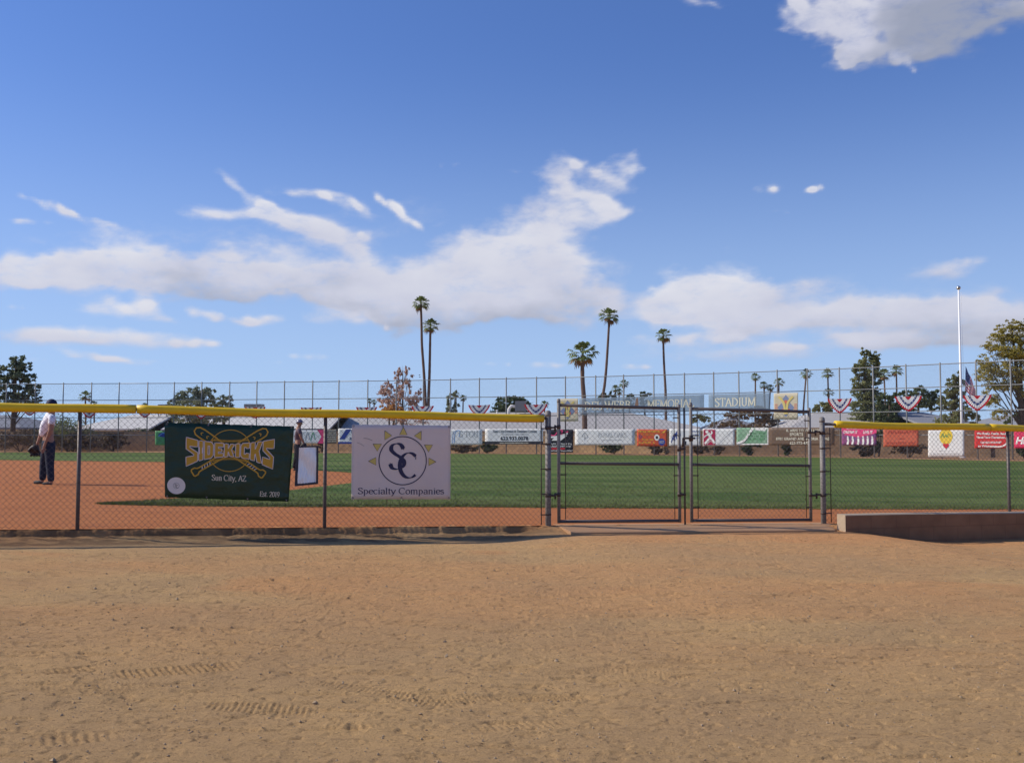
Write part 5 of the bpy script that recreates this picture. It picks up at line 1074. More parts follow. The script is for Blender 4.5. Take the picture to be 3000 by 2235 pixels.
def palm(label, Y, path, crown, n, seed=1, thick=None, skirt=.0, group='palms beyond the outfield'):
    """path: trunk as photo pixels from top to base; crown: (px, py, radius px)"""
    rn = random.Random(seed); k = Y / F; base = PY(path[-1][0], 1330, Y); base.z = 0
    t = empty('palm_tree', base, label, 'palm tree', group); pts = [PY(a, b, Y) - base for a, b in path[::-1]]; pts = [Vector((0, 0, -.2))] + [p for p in pts if p.z > .5]
    r0 = thick or .19; tb = MB(); rad = [r0 * 1.25] + [r0 * (1.05 - .3 * i / len(pts)) for i in range(1, len(pts))]
    dense = crom([(p.x, p.z) for p in pts], 4); tb.tube([(a, 0, b) for a, b in dense], [r0 * (1.2 - .45 * i / len(dense)) * (1 + .04*math.sin(i*2.7)) for i in range(len(dense))], 9); tb.build('trunk', M_palmtrunk, t, smooth=True)
    c = PY(crown[0], crown[1], Y) - base; Rr = crown[2] * k; cb = MB(); db = MB(); hub = Vector((dense[-1][0], 0, dense[-1][1]))
    c0 = hub + Vector((0, 0, Rr * .10))
    for i in range(n):
        f = (i + .5) / n; el = R(86) - f ** 1.1 * R(138) + rn.gauss(0, .10); az = i * 2.39996 + rn.gauss(0, .2); dead = f > .90 and skirt > 0
        D = Vector((math.cos(az)*math.cos(el), math.sin(az)*math.cos(el), math.sin(el))); L = Rr * rn.uniform(.82, 1.08) * (.85 + .25 * math.cos(el)); pet = L * .48
        side = D.cross(Vector((0, 0, 1))); side = side.normalized() if side.length > .05 else Vector((1, 0, 0)); up = side.cross(D).normalized()
        tip0 = c0 + D * pet; m_ = db if dead else cb
        m_.add([c0 - side*.02*Rr, c0 + side*.02*Rr, tip0 + side*.014*Rr, tip0 - side*.014*Rr], [(0,1,2,3)])
        nb = 9
        for b in range(nb):
            th = R(-68 + 136 * b / (nb - 1)); d2 = (D * math.cos(th) + side * math.sin(th)).normalized(); ln = (L - pet) * (1 - .25 * abs(th)) * rn.uniform(.85, 1.1)
            mid = tip0 + d2 * ln * .62 + up * .02 * Rr; end = mid + d2 * ln * .34 + Vector((0, 0, -1)) * ln * rn.uniform(.22, .55)
            w = ln * .11; wv = d2.cross(up).normalized() * w + up * w * .25
            m_.add([tip0 - wv*.25, tip0 + wv*.25, mid + wv, mid - wv, end], [(0,1,2,3), (3,2,4)])
    if skirt:
        for i in range(int(26 * skirt) + 8):
            az = rn.uniform(0, 6.28); r_ = Rr * rn.uniform(.06, .20); a = c0 + Vector((0, 0, -Rr*.03)); b = a + Vector((math.cos(az)*r_, math.sin(az)*r_, -Rr * rn.uniform(.12, .34))); s_ = Vector((-math.sin(az), math.cos(az), 0)) * Rr*.035
            db.add([a - s_*.4, a + s_*.4, b + s_, b - s_], [(0,1,2,3)])
    cb.build('crown', L_palm, t)
    if db.v: db.build('dead_fronds', M_dead, t)
    return t
palm('tallest palm, left of a slightly shorter one', 165, [(1233,893),(1235,960),(1236,1010),(1241,1080),(1244,1130),(1246,1180),(1247,1250)], (1233,878,31), 42, 1, .24, .3)
palm('shorter palm of the tall left pair', 165, [(1261,958),(1260,1010),(1259,1060),(1258,1100),(1256,1150),(1255,1190),(1255,1250)], (1262,942,29), 36, 2, .24, .3)
palm('short stout palm with a wide shaggy crown', 112, [(1707,1042),(1706,1080),(1707,1120),(1710,1160),(1712,1200),(1713,1250)], (1709,1008,52), 36, 3, .27, 1.2)
palm('tall leaning palm right of the stout one', 150, [(1785,930),(1783,970),(1780,1020),(1776,1080),(1771,1130),(1767,1160),(1764,1250)], (1787,906,34), 46, 4, .21, 1.0)
palm('tall slim palm above the word MEMORIAL', 150, [(1943,985),(1944,1030),(1946,1080),(1949,1130),(1950,1160),(1951,1250)], (1946,966,28), 38, 5, .19, .3)
for i, (x, y, r, bx, lb) in enumerate([(250,1150,22,251,'small palm above the yellow tube at the far left'),(275,1178,14,276,'lowest small palm at the far left, mostly hidden'),(425,1184,17,425,'small palm top just over the yellow tube, left of the round tree'),
        (1083,1170,10,1084,'left one of two tiny palms left of the rust coloured tree'),(1096,1173,10,1096,'right one of two tiny palms left of the rust coloured tree'),(1336,1150,13,1336,'tiny palm growing beside the grey green tree'),(1357,1160,13,1356,'lone tiny palm right of the grey green tree'),
        (1595,1178,16,1595,'palm top peeping beside the fence end post'),(1803,1132,15,1804,'left one of three small palms over the blue banner'),(1815,1142,13,1811,'middle one of three small palms over the blue banner'),(1828,1116,18,1826,'right and tallest of three small palms over the blue banner'),
        (2213,1097,17,2213,'small palm above the last letters of STADIUM'),(2238,1122,16,2241,'left one of two bushy palms beside the cream banner'),(2257,1130,15,2254,'right one of two bushy palms beside the cream banner'),(2282,1112,18,2281,'small palm behind the post above the cream banner'),
        (2362,1086,21,2354,'leaning palm right of the cream emblem banner'),(2425,1084,20,2428,'upper palm left of the conifer, above the bunting'),(2428,1142,17,2428,'lower palm under the other one, above the bunting'),(2590,1086,23,2594,'palm touching the right side of the conifer'),(2626,1075,23,2628,'highest small palm right of the conifer')]):
    Yq = 260; pth = [(x, y + r*.55), ((x+bx)/2, (y+1200)/2), (bx, 1200), (bx, 1250)] if y < 1150 else [(x, y + r*.55), (bx, 1215), (bx, 1250)]
    palm(lb, Yq, pth, (x, y, r), 34, 20 + i, .24 if r > 15 else .2, .3, 'small palms far beyond the outfield')
tree('pine_tree', 'big pine at the left edge with layered dark crown', 'tree', 80, 34, [(50,1055,22,20),(38,1078,34,16),(70,1075,22,14),(25,1100,30,16),(60,1102,34,16),(92,1110,18,14),(18,1130,34,14),(70,1136,26,14),(103,1136,24,12),(85,1154,34,14),(30,1160,28,14),(5,1150,22,22),(60,1180,50,16),(110,1168,16,10),(0,1080,16,18),(10,1190,30,20)], 7000, .13, L_pine, (.24, .11), seed=3)
tree('pine_tree', 'second pine partly cut off by the left edge', 'tree', 84, -62, [(-60,1060,30,30),(-40,1110,36,24),(-80,1120,30,30),(-45,1160,40,24),(-70,1190,40,20)], 2600, .2, L_pine, (.22, .1), seed=4)
tree('round_tree', 'wide green tree above the left half of the SIDEKICKS banner', 'tree', 84, 560, [(582,1145,26,18),(560,1160,34,22),(530,1172,26,20),(508,1184,20,16),(600,1162,26,20),(620,1150,14,12),(560,1190,60,20),(545,1225,50,22),(590,1228,50,20)], 6500, .12, L_euc, (.2, .09), seed=5)
tree('round_tree', 'smaller green tree touching the fence post right of the wide one', 'tree', 86, 652, [(662,1170,20,14),(640,1182,24,16),(660,1192,26,14),(650,1215,30,18)], 1400, .15, L_euc, (.16, .07), seed=6)
tree('autumn_tree', 'tall sparse rust and pale tree left of the tallest palm', 'tree', 92, 1180, [(1180,1085,12,20),(1195,1105,14,24),(1165,1110,16,22),(1180,1135,28,26),(1200,1140,14,26),(1150,1150,18,26),(1180,1175,34,26),(1130,1165,18,30),(1215,1180,22,22),(1170,1210,60,24),(1205,1230,50,20)], 3000, .12, L_rust, (.14, .06), seed=7)
tree('autumn_tree', 'pale bare twiggy tree mingled with the rust coloured one', 'tree', 94, 1140, [(1130,1140,16,22),(1145,1125,10,18),(1120,1165,18,22),(1150,1170,22,26),(1165,1100,10,20),(1192,1085,8,16),(1222,1165,14,24),(1232,1150,7,14),(1212,1190,22,16)], 2600, .11, L_bare, (.12, .05), seed=8)
tree('rust_bush', 'dense orange brown bush at the foot of the autumn trees', 'bush', 90, 1140, [(1140,1195,26,14),(1160,1205,26,12),(1125,1210,24,12)], 1300, .12, leafmat('orange_leaves', (.24, .11, .03), (.30, .17, .06), .3), (.1, .05), branches=False, seed=9)
tree('eucalyptus_tree', 'slender grey green tree beside the lone tiny palm', 'tree', 150, 1322, [(1310,1180,9,14),(1322,1162,12,12),(1334,1156,8,10),(1316,1198,12,10),(1335,1190,10,14),(1328,1205,14,10)], 900, .26, L_euc, (.16, .07), seed=10)
tree('dome_tree', 'dark dome shaped tree behind the rooftop cooler', 'tree', 140, 1500, [(1500,1185,46,24),(1480,1195,34,22),(1530,1192,36,22),(1495,1168,26,10),(1515,1170,24,10),(1460,1204,18,10),(1550,1204,20,12),(1500,1212,60,16)], 4200, .22, L_dark, (.3, .12), branches=False, seed=11)
for i, (x, y, rx, ry, lb) in enumerate([(1770,1154,18,8,'dark bush at the foot of the leaning palm'),(1796,1157,12,8,'small bush between the leaning palm and the small palms'),(1848,1158,16,5,'low dark tree top over the word WEBB'),(1893,1156,22,7,'low dark tree tops above the torn patch')]):
    tree('distant_bush', lb, 'bush', 180, x, [(x-rx*.4, y, rx*.6, ry), (x+rx*.4, y+2, rx*.6, ry*.9), (x, y+20, rx, 18)], 500, .3, L_dark, (.2, .1), group='tree tops behind the long grey roof', branches=False, seed=30+i)
tree('conifer', 'tall dark conifer rising above the fence at the right', 'tree', 92, 2540, [(2532,1035,14,16),(2560,1042,18,16),(2540,1062,30,16),(2568,1068,16,14),(2520,1082,22,14),(2508,1082,12,18),(2545,1095,32,16),(2530,1120,34,20),(2560,1125,24,18),(2520,1150,26,18),(2548,1160,40,22),(2520,1185,34,20),(2560,1195,44,22),(2530,1220,40,20),(2570,1230,44,20),(2515,1235,34,16)], 13000, .13, L_olive, (.26, .12), seed=12)
tree('dark_tree', 'dense dark tree against the right side of the conifer', 'tree', 90, 2600, [(2608,1160,18,18),(2590,1180,22,20),(2618,1190,22,20),(2600,1215,34,22),(2620,1235,26,16)], 2600, .16, L_dark, (.2, .1), branches=False, seed=13)
tree('distant_bush', 'round green bush beyond the roof, left of the bunting', 'bush', 120, 2410, [(2410,1190,22,14),(2395,1200,16,10),(2428,1202,16,10)], 900, .2, L_olive, (.18, .08), branches=False, seed=14)
tree('dark_tree', 'row of low dark trees behind the right bunting', 'tree', 110, 2690, [(2660,1152,24,12),(2690,1145,24,14),(2720,1150,26,14),(2745,1158,20,14),(2700,1172,60,18),(2740,1185,34,18),(2680,1195,40,12)], 2600, .2, L_dark, (.2, .1), branches=False, seed=15)
tree('dark_tree', 'dark brownish tree directly left of the flagpole', 'tree', 78, 2790, [(2800,1100,14,14),(2790,1118,20,16),(2812,1120,16,18),(2782,1145,26,18),(2805,1160,26,22),(2775,1180,24,22),(2810,1200,30,24),(2790,1230,40,22),(2840,1225,26,20)], 4200, .14, L_olive, (.2, .09), seed=16)
tree('mesquite_tree', 'large feathery yellow green mesquite filling the right edge', 'tree', 66, 3010, [(2935,965,22,14),(2965,950,20,14),(2990,960,26,16),(2920,990,24,16),(2955,990,34,22),(2995,1000,34,24),(2900,1015,26,14),(2940,1030,44,24),(2985,1045,40,26),(2890,1060,26,22),(2930,1080,44,26),(2980,1095,40,26),(2885,1100,26,22),(2915,1125,36,18),(2960,1130,34,18),(3040,960,44,30),(3080,1000,50,40),(3040,1050,50,40),(3090,1090,50,40),(3000,1150,26,20),(2905,1165,26,26),(2925,1210,22,22),(3060,1140,50,30)], 36000, .066, L_mesq, (.26, .10), seed=17)
tree('dark_bush', 'dark sloping bush at the right edge under the mesquite', 'bush', 70, 3000, [(2975,1225,22,14),(3005,1212,26,22),(3040,1210,40,30),(2960,1235,20,10)], 1500, .13, L_dark, None, seed=18)
tree('grey_tree', 'grey green tree crowns behind the right gate leaf', 'tree', 96, 2200, [(2150,1210,26,14),(2185,1215,30,16),(2230,1210,34,20),(2260,1225,26,20),(2240,1240,34,16)], 2400, .16, L_brown, (.2, .08), branches=False, seed=19)
tree('olive_bush', 'olive bush in the roof shadow behind the right gate leaf', 'bush', 90, 2055, [(2045,1222,22,8),(2070,1228,18,8),(2035,1230,14,8)], 700, .14, L_olive, None, seed=21)
tree('brown_bush', 'reddish brown scrub above the white and green banners', 'bush', 88, 2170, [(2100,1245,30,8),(2140,1242,30,10),(2180,1248,34,9),(2215,1246,24,10)], 1400, .13, L_brown, None, seed=22)
# hedge and shrubs between fence and wall
def shrub(label, px, y0, y1, w, leaf=L_dark, n=900, shape='round', Yo=2.2, group='shrubs along the foot of the block wall', seed=1, name='shrub'):
    rn = random.Random(seed * 7 + 1); Y = Yfar(px) + Yo; base = PY(px, 1330, Y); base.z = 0; k = Y / F
    t = empty(name, base, label, 'shrub', group); top = PY(px, y0, Y).z; W2 = w * k / 2; mb = MB()
    for i in range(5):
        a = rn.uniform(-.5, .5); c = Vector((a * W2 * 1.1, rn.uniform(-.3, .3) * W2, top * rn.uniform(.45, .62))) if shape == 'round' else Vector((a * W2 * (.5 + .2*i), 0, top * (.25 + .14*i)))
        leaves(mb, c, (W2 * (.62 if shape == 'round' else .32 + .14*i), W2*.5, top * .42 if shape == 'round' else top*.2), n // 5, .085, rn, 1.0, .2)
    sb = MB()
    for i in range(7): sb.tube([(0, 0, -.05), (rn.uniform(-.7, .7)*W2, rn.uniform(-.3,.3)*W2, top*.75)], [.02, .006], 5)
    sb.build('stems', M_bark, t); mb.build('foliage', leaf, t)
for i, a in enumerate([('tall olive shrub behind the person with the glove',200,1212,1325,190,L_olive,2600,'round',3.2),('dark shrub mass at the far left fence corner',60,1258,1326,170,L_brown,2400),('dark shrub behind the first near post',215,1262,1326,170,L_brown,2600),
       ('round brown shrub at the right end of the hedge',330,1262,1326,84,L_brown,1700),('dark hedge top running along the wall left of the green banner',400,1250,1275,150,L_dark,900,'round',6.5),
       ('shrub under the pink arrow banner',944,1290,1328,40,L_brown,500),('wide brown shrub under the thin script banner',1352,1298,1332,90,L_brown,1300),('round dark shrub left of the phone number banner',1426,1292,1333,62,L_dark,1000),
       ('shrub under the middle of the white OAKS banner',1797,1296,1333,68,L_dark,1000),('leaning shrub under the orange red banner',1930,1298,1334,76,L_brown,1000),('twiggy shrub behind the gate latch',2045,1300,1335,60,L_brown,800),
       ('small shrub left of the maroon panel banner post',2105,1300,1335,52,L_brown,600),('inverted cone shrub under the crumpled green banner',2197,1296,1336,72,L_dark,1100,'cone'),('narrow cone shrub under the brown address banner',2307,1298,1338,42,L_dark,800,'cone'),
       ('round shrub under the softball banner',2532,1298,1337,88,L_brown,1300),('twin shrub under the coral banner',2664,1300,1340,92,L_brown,1300),('dark shrub at the right edge under the pink banner',3000,1290,1346,60,L_dark,900),('slim shrub between the coral and the heart banner',2575,1252,1300,34,L_dark,400)]):
    shrub(*a, seed=i+1)

# ------------------------------------------------------------------ houses behind the wall
M_roofg = mat('grey_shingle_roof', (.44, .42, .40), .95, noise_=(.8, .6, (.37, .355, .34)), bump=(14, .5, .02)); M_roofb = mat('blue_grey_roof', (.20, .21, .24), .95, noise_=(1.2, .6, (.26, .26, .28)), bump=(14, .5, .02))
M_roofp = mat('pale_roof', (.62, .60, .56), .95, noise_=(.9, .5, (.52, .50, .47)), bump=(14, .4, .02)); M_stucco = mat('cream_stucco', (.55, .47, .36), .9, noise_=(2, .4, (.48, .40, .30))); M_fascia = mat('white_fascia', (.72, .70, .66), .7)
M_glass = mat('dark_window_glass', (.03, .04, .05), .1, 0, .6); M_cool = mat('cooler_metal', (.30, .29, .27), .6, .2, .4, noise_=(6, .6, (.22, .21, .2))); M_vent = mat('white_vent', (.75, .72, .68), .6)
def house(label, px0, px1, Yr, zr, Ye, ze, roof, depth=14, hip=(0, 0), extras=(), wallm=None):
    """a long low house: ridge at depth Yr and height zr, front eave at depth Ye and height ze"""
    k0, k1 = (px0 - 1500)/F, (px1 - 1500)/F; xa, xb = k0 * Yr, k1 * Yr; b = Vector(((xa + xb)/2, Ye, 0)); t = empty('house', b, label, 'house', 'houses beyond the outfield wall'); L = (xb - xa)/2; D = Yr - Ye
    mb = MB(); h0, h1 = hip; T = .18
    vs = [(-L, 0, ze), (L, 0, ze), (L - h1, D, zr), (-L + h0, D, zr), (-L, 2*D, ze), (L, 2*D, ze)]; vs += [(x, y, z - T) for x, y, z in vs]
    mb.add(vs, [(0,1,2,3), (3,2,5,4), (0,3,4), (1,5,2), (6,7,1,0), (4,5,11,10), (6,0,4,10), (1,7,11,5), (9,8,7,6), (10,11,8,9), (6,10,9), (7,8,11)]); rf = mb.build('roof', roof, t)
    mb = MB(); w = 0.6; mb.box(-L + w, L - w, w, 2*D - w, -.3, ze - T - .003); mb.build('wall', wallm or M_stucco, t)
    for i in range(max(2, int(L / 4))):
        x = -L + 2.5 + i * (2*L - 5) / max(1, int(L/4)); mb = MB(); mb.box(x - .6, x + .6, w - .04, w + .05, .75, min(1.45, ze - .3)); f_ = mb.build('window', M_fascia, t); mb = MB(); mb.box(x - .52, x + .52, w - .05, w - .02, .82, min(1.38, ze - .36)); mb.build('pane', M_glass, f_)
    for e in extras:
        kind, px, py, wp, hp = e; Yx = Yr - D * .12; p = PY(px, py, Yx) - b; ww, hh = wp * Yx / F, hp * Yx / F; zr_ = ze + (zr - ze) * (Yx - Ye) / D
        mb = MB()
        if kind == 'cooler':
            mb.box(p.x - ww/2, p.x + ww/2, p.y - ww*.4, p.y + ww*.4, p.z - hh/2 + .12, p.z + hh/2)
            for q in range(5): mb.box(p.x - ww*.42, p.x + ww*.42, p.y - ww*.4 - .03, p.y - ww*.4 + .02, p.z - hh*.3 + q*hh*.14, p.z - hh*.3 + q*hh*.14 + hh*.06)
            for sx in (-1, 1):
                for sy in (-1, 1): mb.box(p.x + sx*ww*.42 - .04, p.x + sx*ww*.42 + .04, p.y + sy*ww*.33 - .04, p.y + sy*ww*.33 + .04, ze, p.z - hh/2 + .13)
            mb.build('roof_cooler', M_cool, rf)
        elif kind == 'duct':
            mb.tube([(p.x - ww/2, p.y, zr_ - .2), (p.x - ww*.45, p.y, p.z), (p.x - ww*.1, p.y, p.z + hh*.4), (p.x + ww*.5, p.y, p.z + hh*.3)], ww*.22, 10); mb.build('roof_duct', M_fascia, rf, smooth=True)
        else:
            mb.tube([(p.x, p.y, ze), (p.x, p.y, p.z)], ww*.2, 8); mb.dome((p.x, p.y, p.z), ww*.5, n=10, rings=3, zs=.6); mb.build('roof_vent', M_vent, rf, smooth=True)
    return t
zt_ = lambda py, Y: PY(1500, py, Y).z
house('house with bluish roof behind the left shrubs', -260, 172, 104, zt_(1216, 104), 96, zt_(1252, 96), M_roofb, hip=(2, 5))
house('white roofed house between the hedge and the green banner', 290, 512, 112, zt_(1214, 112), 104, zt_(1256, 104), M_roofp, hip=(4, 0), extras=[('cooler', 480, 1191, 28, 12)])
house('pale roofed house behind the two near banners', 560, 1010, 116, zt_(1208, 116), 106, zt_(1257, 106), M_roofp, hip=(0, 0), extras=[('cooler', 745, 1191, 50, 14)])
house('long grey roofed building behind the left gate leaf', 1015, 2055, 122, zt_(1208, 122), 112, zt_(1262, 112), M_roofg, hip=(0, 9), extras=[('cooler', 1525, 1191, 32, 32), ('duct', 1500, 1198, 20, 22), ('vent', 1456, 1203, 8, 8), ('vent', 1880, 1222, 10, 6), ('vent', 1896, 1226, 12, 6), ('vent', 1700, 1214, 8, 8)])
house('small house with a dark shaded roof behind the right gate leaf', 2060, 2215, 108, zt_(1222, 108), 102, zt_(1258, 102), M_roofb, hip=(3, 3), extras=[('duct', 2128, 1232, 16, 12), ('cooler', 2148, 1228, 22, 14)])
house('grey roofed house left of the conifer', 2240, 2625, 96, zt_(1207, 96), 88, zt_(1254, 88), M_roofg, hip=(5, 0), extras=[('vent', 2447, 1222, 16, 7), ('vent', 2310, 1238, 10, 8)])
house('grey roofed house between the conifer and the flagpole', 2612, 2800, 92, zt_(1208, 92), 84, zt_(1250, 84), M_roofb, hip=(0, 3), extras=[('vent', 2728, 1208, 10, 6)])
house('bluish roofed house behind the last bunting', 2868, 3200, 96, zt_(1213, 96), 88, zt_(1246, 88), M_roofb, hip=(3, 0))

# ------------------------------------------------------------------ people
def skin(name, verts, edges, radii, m, parent, root=0, sub=2, subsurf=True):
    me_ = bpy.data.meshes.new(name + '_cage'); me_.from_pydata([tuple(v) for v in verts], edges, []); ob_ = bpy.data.objects.new(name + '_cage', me_); COL.objects.link(ob_)
    md = ob_.modifiers.new('s', 'SKIN'); md.use_smooth_shade = True
    sv = me_.skin_vertices[0].data
    for i, r in enumerate(radii): sv[i].radius = (r, r) if isinstance(r, (int, float)) else r; sv[i].use_root = (i == root)
    ss = ob_.modifiers.new('b', 'SUBSURF'); ss.levels = sub; ss.render_levels = sub
    dg = bpy.context.evaluated_depsgraph_get(); ev = ob_.evaluated_get(dg); new = bpy.data.meshes.new_from_object(ev); new.name = name
    bpy.data.objects.remove(ob_); new.materials.clear(); new.materials.append(m); o = bpy.data.objects.new(name, new); COL.objects.link(o); o.parent = parent
    new.polygons.foreach_set('use_smooth', [True] * len(new.polygons)); return o
def merge(o, others):
    """join finished meshes into one"""
    V = []; Fs = []
    for q in [o] + others:
        b0 = len(V); V += [tuple(v.co) for v in q.data.vertices]; Fs += [tuple(i + b0 for i in p_.vertices) for p_ in q.data.polygons]
    m = o.data.materials[0]; nm = o.data.name; me_ = bpy.data.meshes.new(nm); me_.from_pydata(V, [], Fs); me_.materials.append(m); me_.polygons.foreach_set('use_smooth', [True]*len(Fs)); o.data = me_
    for q in others: bpy.data.objects.remove(q)
M_skin = mat('skin', (.36, .19, .12), .55, 0, .35); M_shirt = mat('white_jersey', (.80, .80, .84), .8, bump=(12, .6, .02)); M_trs = mat('navy_trousers', (.018, .024, .045), .85, bump=(12, .6, .02)); M_cap_ = mat('navy_cap', (.015, .02, .06), .7); M_hair = mat('grey_hair', (.22, .19, .17), .8)
M_shoe = mat('dark_shoe', (.05, .045, .04), .6); M_glove = mat('black_leather_glove', (.03, .022, .018), .5); M_trim = mat('red_trim', (.35, .03, .03), .7)
def human(label, P3, s, side, shirt, trs, capm, helmet=False, group=None):
    """P3: joints as world points; s: body scale (1 = 1.8 m); side = facing direction (unit vector)"""
    base = P3['base']; t = empty('person', base, label, 'person', group); q = {k: v - base for k, v in P3.items()}
    f = side; rt = Vector((f.y, -f.x, 0)); up = Vector((0, 0, 1)); V = []; E = []; Rd = []
    def a(p, r, link=None):
        V.append(p); Rd.append(r if isinstance(r, tuple) else r * s)
        if link is not None: E.append((link, len(V) - 1))
        return len(V) - 1
    pel = a(q['pelvis'], .105); ab = a(q['pelvis']*.5 + q['chest']*.5 + f*.02*s, .105, pel); ch = a(q['chest'], .115, ab); nk0 = a(q['neck'], .075, ch); nk = a(q['neck'] + (q['head'] - q['neck'])*.45, .058, nk0)
    hd0 = a(q['head'] - up*.05*s, .078, nk); hd = a(q['head'] + up*.03*s, .095, hd0); a(q['head'] + up*.10*s, .06, hd)
    for k in ('l', 'r'):
        sh_i = a(q['sho_'+k], .068, ch); el_i = a(q['elb_'+k], .042, sh_i); wr = a(q['wri_'+k], .028, el_i); a(q['han_'+k]*.6 + q['wri_'+k]*.4, .034, wr)
        hp = a(q['hip_'+k], .098, pel); kn = a(q['kne_'+k], .062, hp); an = a(q['ank_'+k], .042, kn); hl = a(q['ank_'+k] - up*.05*s, .045, an); a(q['toe_'+k], .033, hl)
    body = skin('body', V, E, Rd, M_skin, t)
    oth = []
    for k in ('l', 'r'):                      # five fingers on each hand, thumb from the side of the palm
        pal = q['han_'+k]*.55 + q['wri_'+k]*.45; dr = (q['han_'+k] - q['wri_'+k]).normalized(); ax = dr.cross(rt if abs(dr.dot(rt)) < .9 else up).normalized()
        for j, ln in enumerate((.060, .072, .076, .070, .055)):
            if j == 0: p0 = pal + ax*.030*s; p1 = p0 + (dr*.5 + ax*.7)*ln*.5*s; p2 = p1 + (dr*.9)*ln*.5*s
            else: p0 = pal + dr*.045*s + ax*(.024 - .016*(j-1))*s; p1 = p0 + dr*ln*.5*s; p2 = p1 + (dr*.75 + f*.4)*ln*.5*s
            oth.append(skin('finger', [pal, p0, p1, p2], [(0,1),(1,2),(2,3)], [.012*s, .010*s, .009*s, .007*s], M_skin, t, sub=1))
    nb = MB(); hc = q['head']; nb.dome((0,0,0), 1, n=4, rings=1); nb = MB()            # nose, ears, brow
    nb.add([hc + f*.085*s + up*.02*s, hc + f*.125*s - up*.025*s, hc + f*.085*s - up*.03*s + rt*.018*s, hc + f*.085*s - up*.03*s - rt*.018*s], [(0,1,2),(0,3,1),(1,3,2)])
    for sg in (1, -1): c = hc + rt*.085*s*sg - f*.0; nb.add([c + up*.03*s, c + f*.02*s, c - up*.03*s, c - f*.025*s, c + rt*.02*s*sg], [(0,1,4),(1,2,4),(2,3,4),(3,0,4)])
    n_ = nb.build('face_bits', M_skin, t); merge(body, oth + [n_])
    eb = MB()
    for sg in (1, -1): c = hc + f*.088*s + rt*.032*s*sg + up*.012*s; eb.add([c + rt*.014*s, c + up*.008*s, c - rt*.014*s, c - up*.008*s, c + f*.006*s], [(0,1,4),(1,2,4),(2,3,4),(3,0,4)])
    eb.build('eyes', M_glove, t)
    # clothes: jersey, sleeves, trousers follow the same joints with more room
    bel = f * (.075 * s if not helmet else .02 * s)
    Vs = [q['pelvis'] + up*.06*s + bel*.5, q['pelvis']*.55 + q['chest']*.45 + bel, q['chest'] + bel*.2, q['neck'] - up*.02*s, q['sho_l'], q['sho_l']*.38 + q['elb_l']*.62, q['sho_r'], q['sho_r']*.38 + q['elb_r']*.62]
    skin('jersey', Vs, [(0,1),(1,2),(2,3),(2,4),(4,5),(2,6),(6,7)], [.130*s, .145*s, .148*s, .08*s, .078*s, .068*s, .078*s, .068*s], shirt, t)
    Vt = [q['pelvis'] + up*.05*s, q['pelvis']]; Et = [(0,1)]; Rt = [.150*s, .158*s]
    for k in ('l', 'r'):
        b0 = len(Vt); Vt += [q['hip_'+k] - up*.06*s, q['kne_'+k], q['ank_'+k] - up*.035*s]; Et += [(1, b0), (b0, b0+1), (b0+1, b0+2)]; Rt += [.120*s, .088*s, .072*s]
    skin('trousers', Vt, Et, Rt, trs, t)
    for k in ('l', 'r'): skin('shoe', [q['ank_'+k] - up*.055*s - f*.03*s, q['ank_'+k] - up*.065*s + f*.06*s, q['toe_'+k] + f*.03*s], [(0,1),(1,2)], [.050*s, .050*s, .038*s], M_shoe, t)
    cb = MB(); cb.dome((0, 0, 0), .112*s, n=16, rings=5, zs=.95); cb.v = [tuple(Vector(v) + hc + up*.035*s) for v in cb.v]
    bc = hc + up*.045*s + f*.09*s; vs = [];
    for j in range(9):
        th = -1.1 + 2.2*j/8; vs += [bc + rt*math.sin(th)*.085*s - f*.02*s, bc + (f*math.cos(th)*.085 + rt*math.sin(th)*.085)*s - up*.012*s]
    cb.add(vs + [v - up*.008*s for v in vs], [(2*j, 2*j+1, 2*j+3, 2*j+2) for j in range(8)] + [(18+2*j, 18+2*j+2, 18+2*j+3, 18+2*j+1) for j in range(8)] + [(2*j+1, 18+2*j+1, 18+2*j+3, 2*j+3) for j in range(8)])
    cb.build('helmet' if helmet else 'cap', capm, t, smooth=True)
    hb = MB(); hb.dome((0, 0, 0), .102*s, n=14, rings=3, zs=-.75); hb.v = [tuple(Vector(v)*1.0 + hc + up*.03*s - f*.028*s) for v in hb.v]; hb.build('hair', M_hair, t, smooth=True)
    return t, q, rt, up, base
Y1 = float(gpix(130, 1419).y); s1 = 1.04
def J(px, py, dy=0.0, Y=Y1): return PY(px, py, Y + dy)
P1 = dict(base=PY(130, 1419, Y1), pelvis=J(142, 1290), chest=J(144, 1234), neck=J(152, 1207), head=J(151, 1188), sho_l=J(153, 1222, -.19), sho_r=J(146, 1222, .19), elb_l=J(147, 1262, -.25), elb_r=J(122, 1262, .25), wri_l=J(132, 1300, -.24), wri_r=J(112, 1292, .20),
    han_l=J(125, 1322, -.24), han_r=J(106, 1308, .20), hip_l=J(146, 1306, -.09), hip_r=J(138, 1304, .09), kne_l=J(146, 1362, -.10), kne_r=J(128, 1358, .12), ank_l=J(150, 1408, -.12), ank_r=J(124, 1404, .14), toe_l=J(128, 1418, -.14), toe_r=J(103, 1413, .16))
P1['base'].z = float(ground(P1['base'].x, P1['base'].y)) + .004
t, q, rt, up, b = human('person in white jersey, navy trousers and cap holding a black glove low', P1, s1, Vector((-1, -.12, 0)).normalized(), M_shirt, M_trs, M_cap_)
g0 = P1['han_r']; gl = empty('baseball_glove', g0, 'black baseball glove worn low by the person at the left', 'glove')
dn_ = Vector((-.15, 0, -1)).normalized(); fw = Vector((-1, 0, -.1)).normalized()
Vg = [Vector((0,0,.05)), Vector((0,0,-.03)), Vector((-.01,0,-.10))]; Eg = [(0,1),(1,2)]; Rg = [.055, .085, .075]
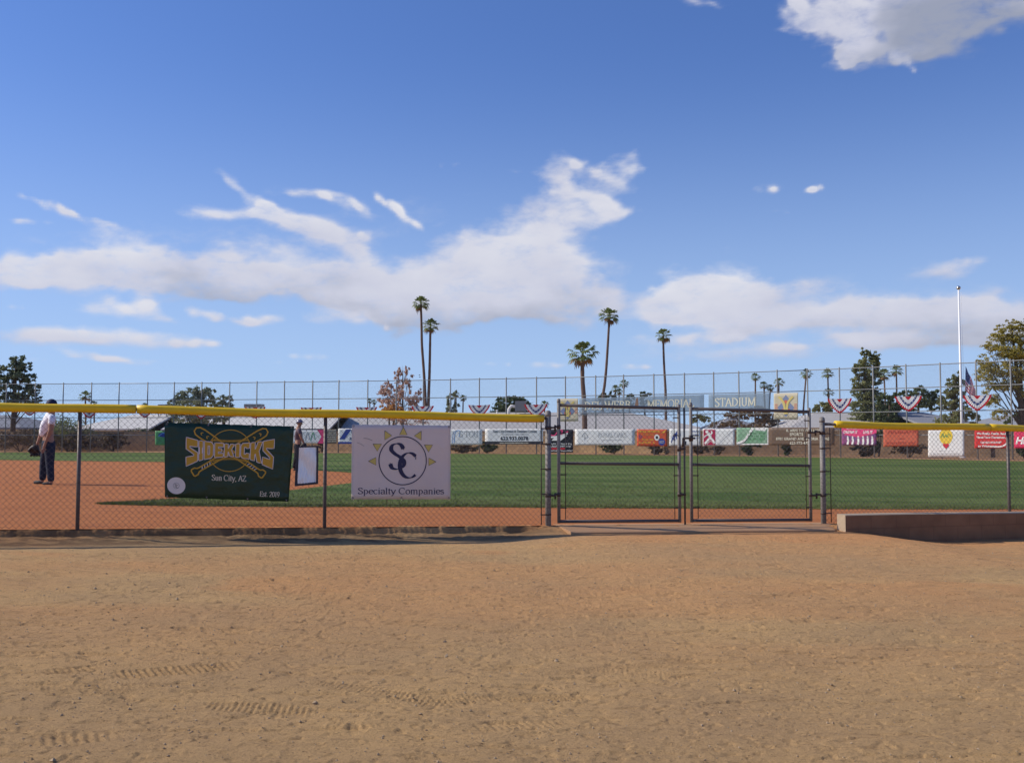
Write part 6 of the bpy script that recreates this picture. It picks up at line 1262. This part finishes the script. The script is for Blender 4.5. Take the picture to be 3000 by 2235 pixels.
for j in range(4): b0 = len(Vg); x = -.085 + .055*j; Vg += [Vector((x, .01, -.14)), Vector((x*1.25, -.03, -.22))]; Eg += [(2, b0), (b0, b0+1)]; Rg += [.038, .030]
b0 = len(Vg); Vg += [Vector((-.11, -.02, -.04)), Vector((-.15, -.05, -.12))]; Eg += [(1, b0), (b0, b0+1)]; Rg += [.040, .032]
skin('mitt', Vg, Eg, Rg, M_glove, gl, root=1); wb = MB(); wb.add([(-.09,-.03,-.02),(-.14,-.05,-.12),(-.10,-.02,-.18),(-.05,0,-.10)], [(0,1,2,3)]); wb.build('webbing', M_glove, gl)
Y2 = float(gpix(868, 1378).y); s2 = 1.0
def J(px, py, dy=0.0, Y=Y2): return PY(px, py, Y + dy)
P2 = dict(base=PY(868, 1378, Y2), pelvis=J(873, 1300), chest=J(874, 1267), neck=J(876, 1251), head=J(878, 1240), sho_l=J(873, 1260, .19), sho_r=J(876, 1260, -.19), elb_l=J(882, 1280, .22), elb_r=J(882, 1281, -.22), wri_l=J(890, 1296, .15), wri_r=J(889, 1297, -.15),
    han_l=J(894, 1303, .14), han_r=J(893, 1304, -.14), hip_l=J(874, 1308, .09), hip_r=J(872, 1308, -.09), kne_l=J(875, 1340, .13), kne_r=J(868, 1340, -.12), ank_l=J(872, 1370, .15), ank_r=J(861, 1370, -.14), toe_l=J(882, 1376, .15), toe_r=J(868, 1376, -.15))
P2['base'].z = float(ground(P2['base'].x, P2['base'].y)) + .004
human('person in dark jersey and grey helmet standing beyond the small lineup board', P2, s2 * .93, Vector((1, -.15, 0)).normalized(), mat('dark_maroon_jersey', (.10, .06, .08), .8, noise_=(3, .6, (.16, .14, .16))), mat('black_trousers', (.015, .015, .02), .85), mat('grey_helmet', (.16, .15, .22), .25, 0, .6), helmet=True)
g0 = P2['han_r']; gl = empty('baseball_glove', g0 + Vector((0, 0, .03)), 'dark baseball glove held forward by the helmeted person', 'glove')
skin('mitt', [v * .9 for v in Vg], Eg, [r * .9 for r in Rg], M_glove, gl, root=1)
# a bird high over the fence right of the tallest palms
for (x, y, lb) in [(1229, 1099, 'upper of two small dark birds in the sky left of the tall palms'), (1230, 1105, 'lower of two small dark birds in the sky left of the tall palms')]:
    p = PY(x, y, 120); mb = MB(); mb.tube([(-.10, 0, 0), (.0, 0, .01), (.12, 0, 0)], [.02, .05, .01], 6); mb.add([(0, 0, .02), (-.03, -.28, .09), (.05, -.05, .02), (-.03, .28, .09), (.05, .05, .02)], [(0, 1, 2), (0, 4, 3)])
    o = mb.build('bird', mat('dark_feathers', (.05, .05, .06), .8), loc=p); tag(o, lb, 'bird', 'birds')
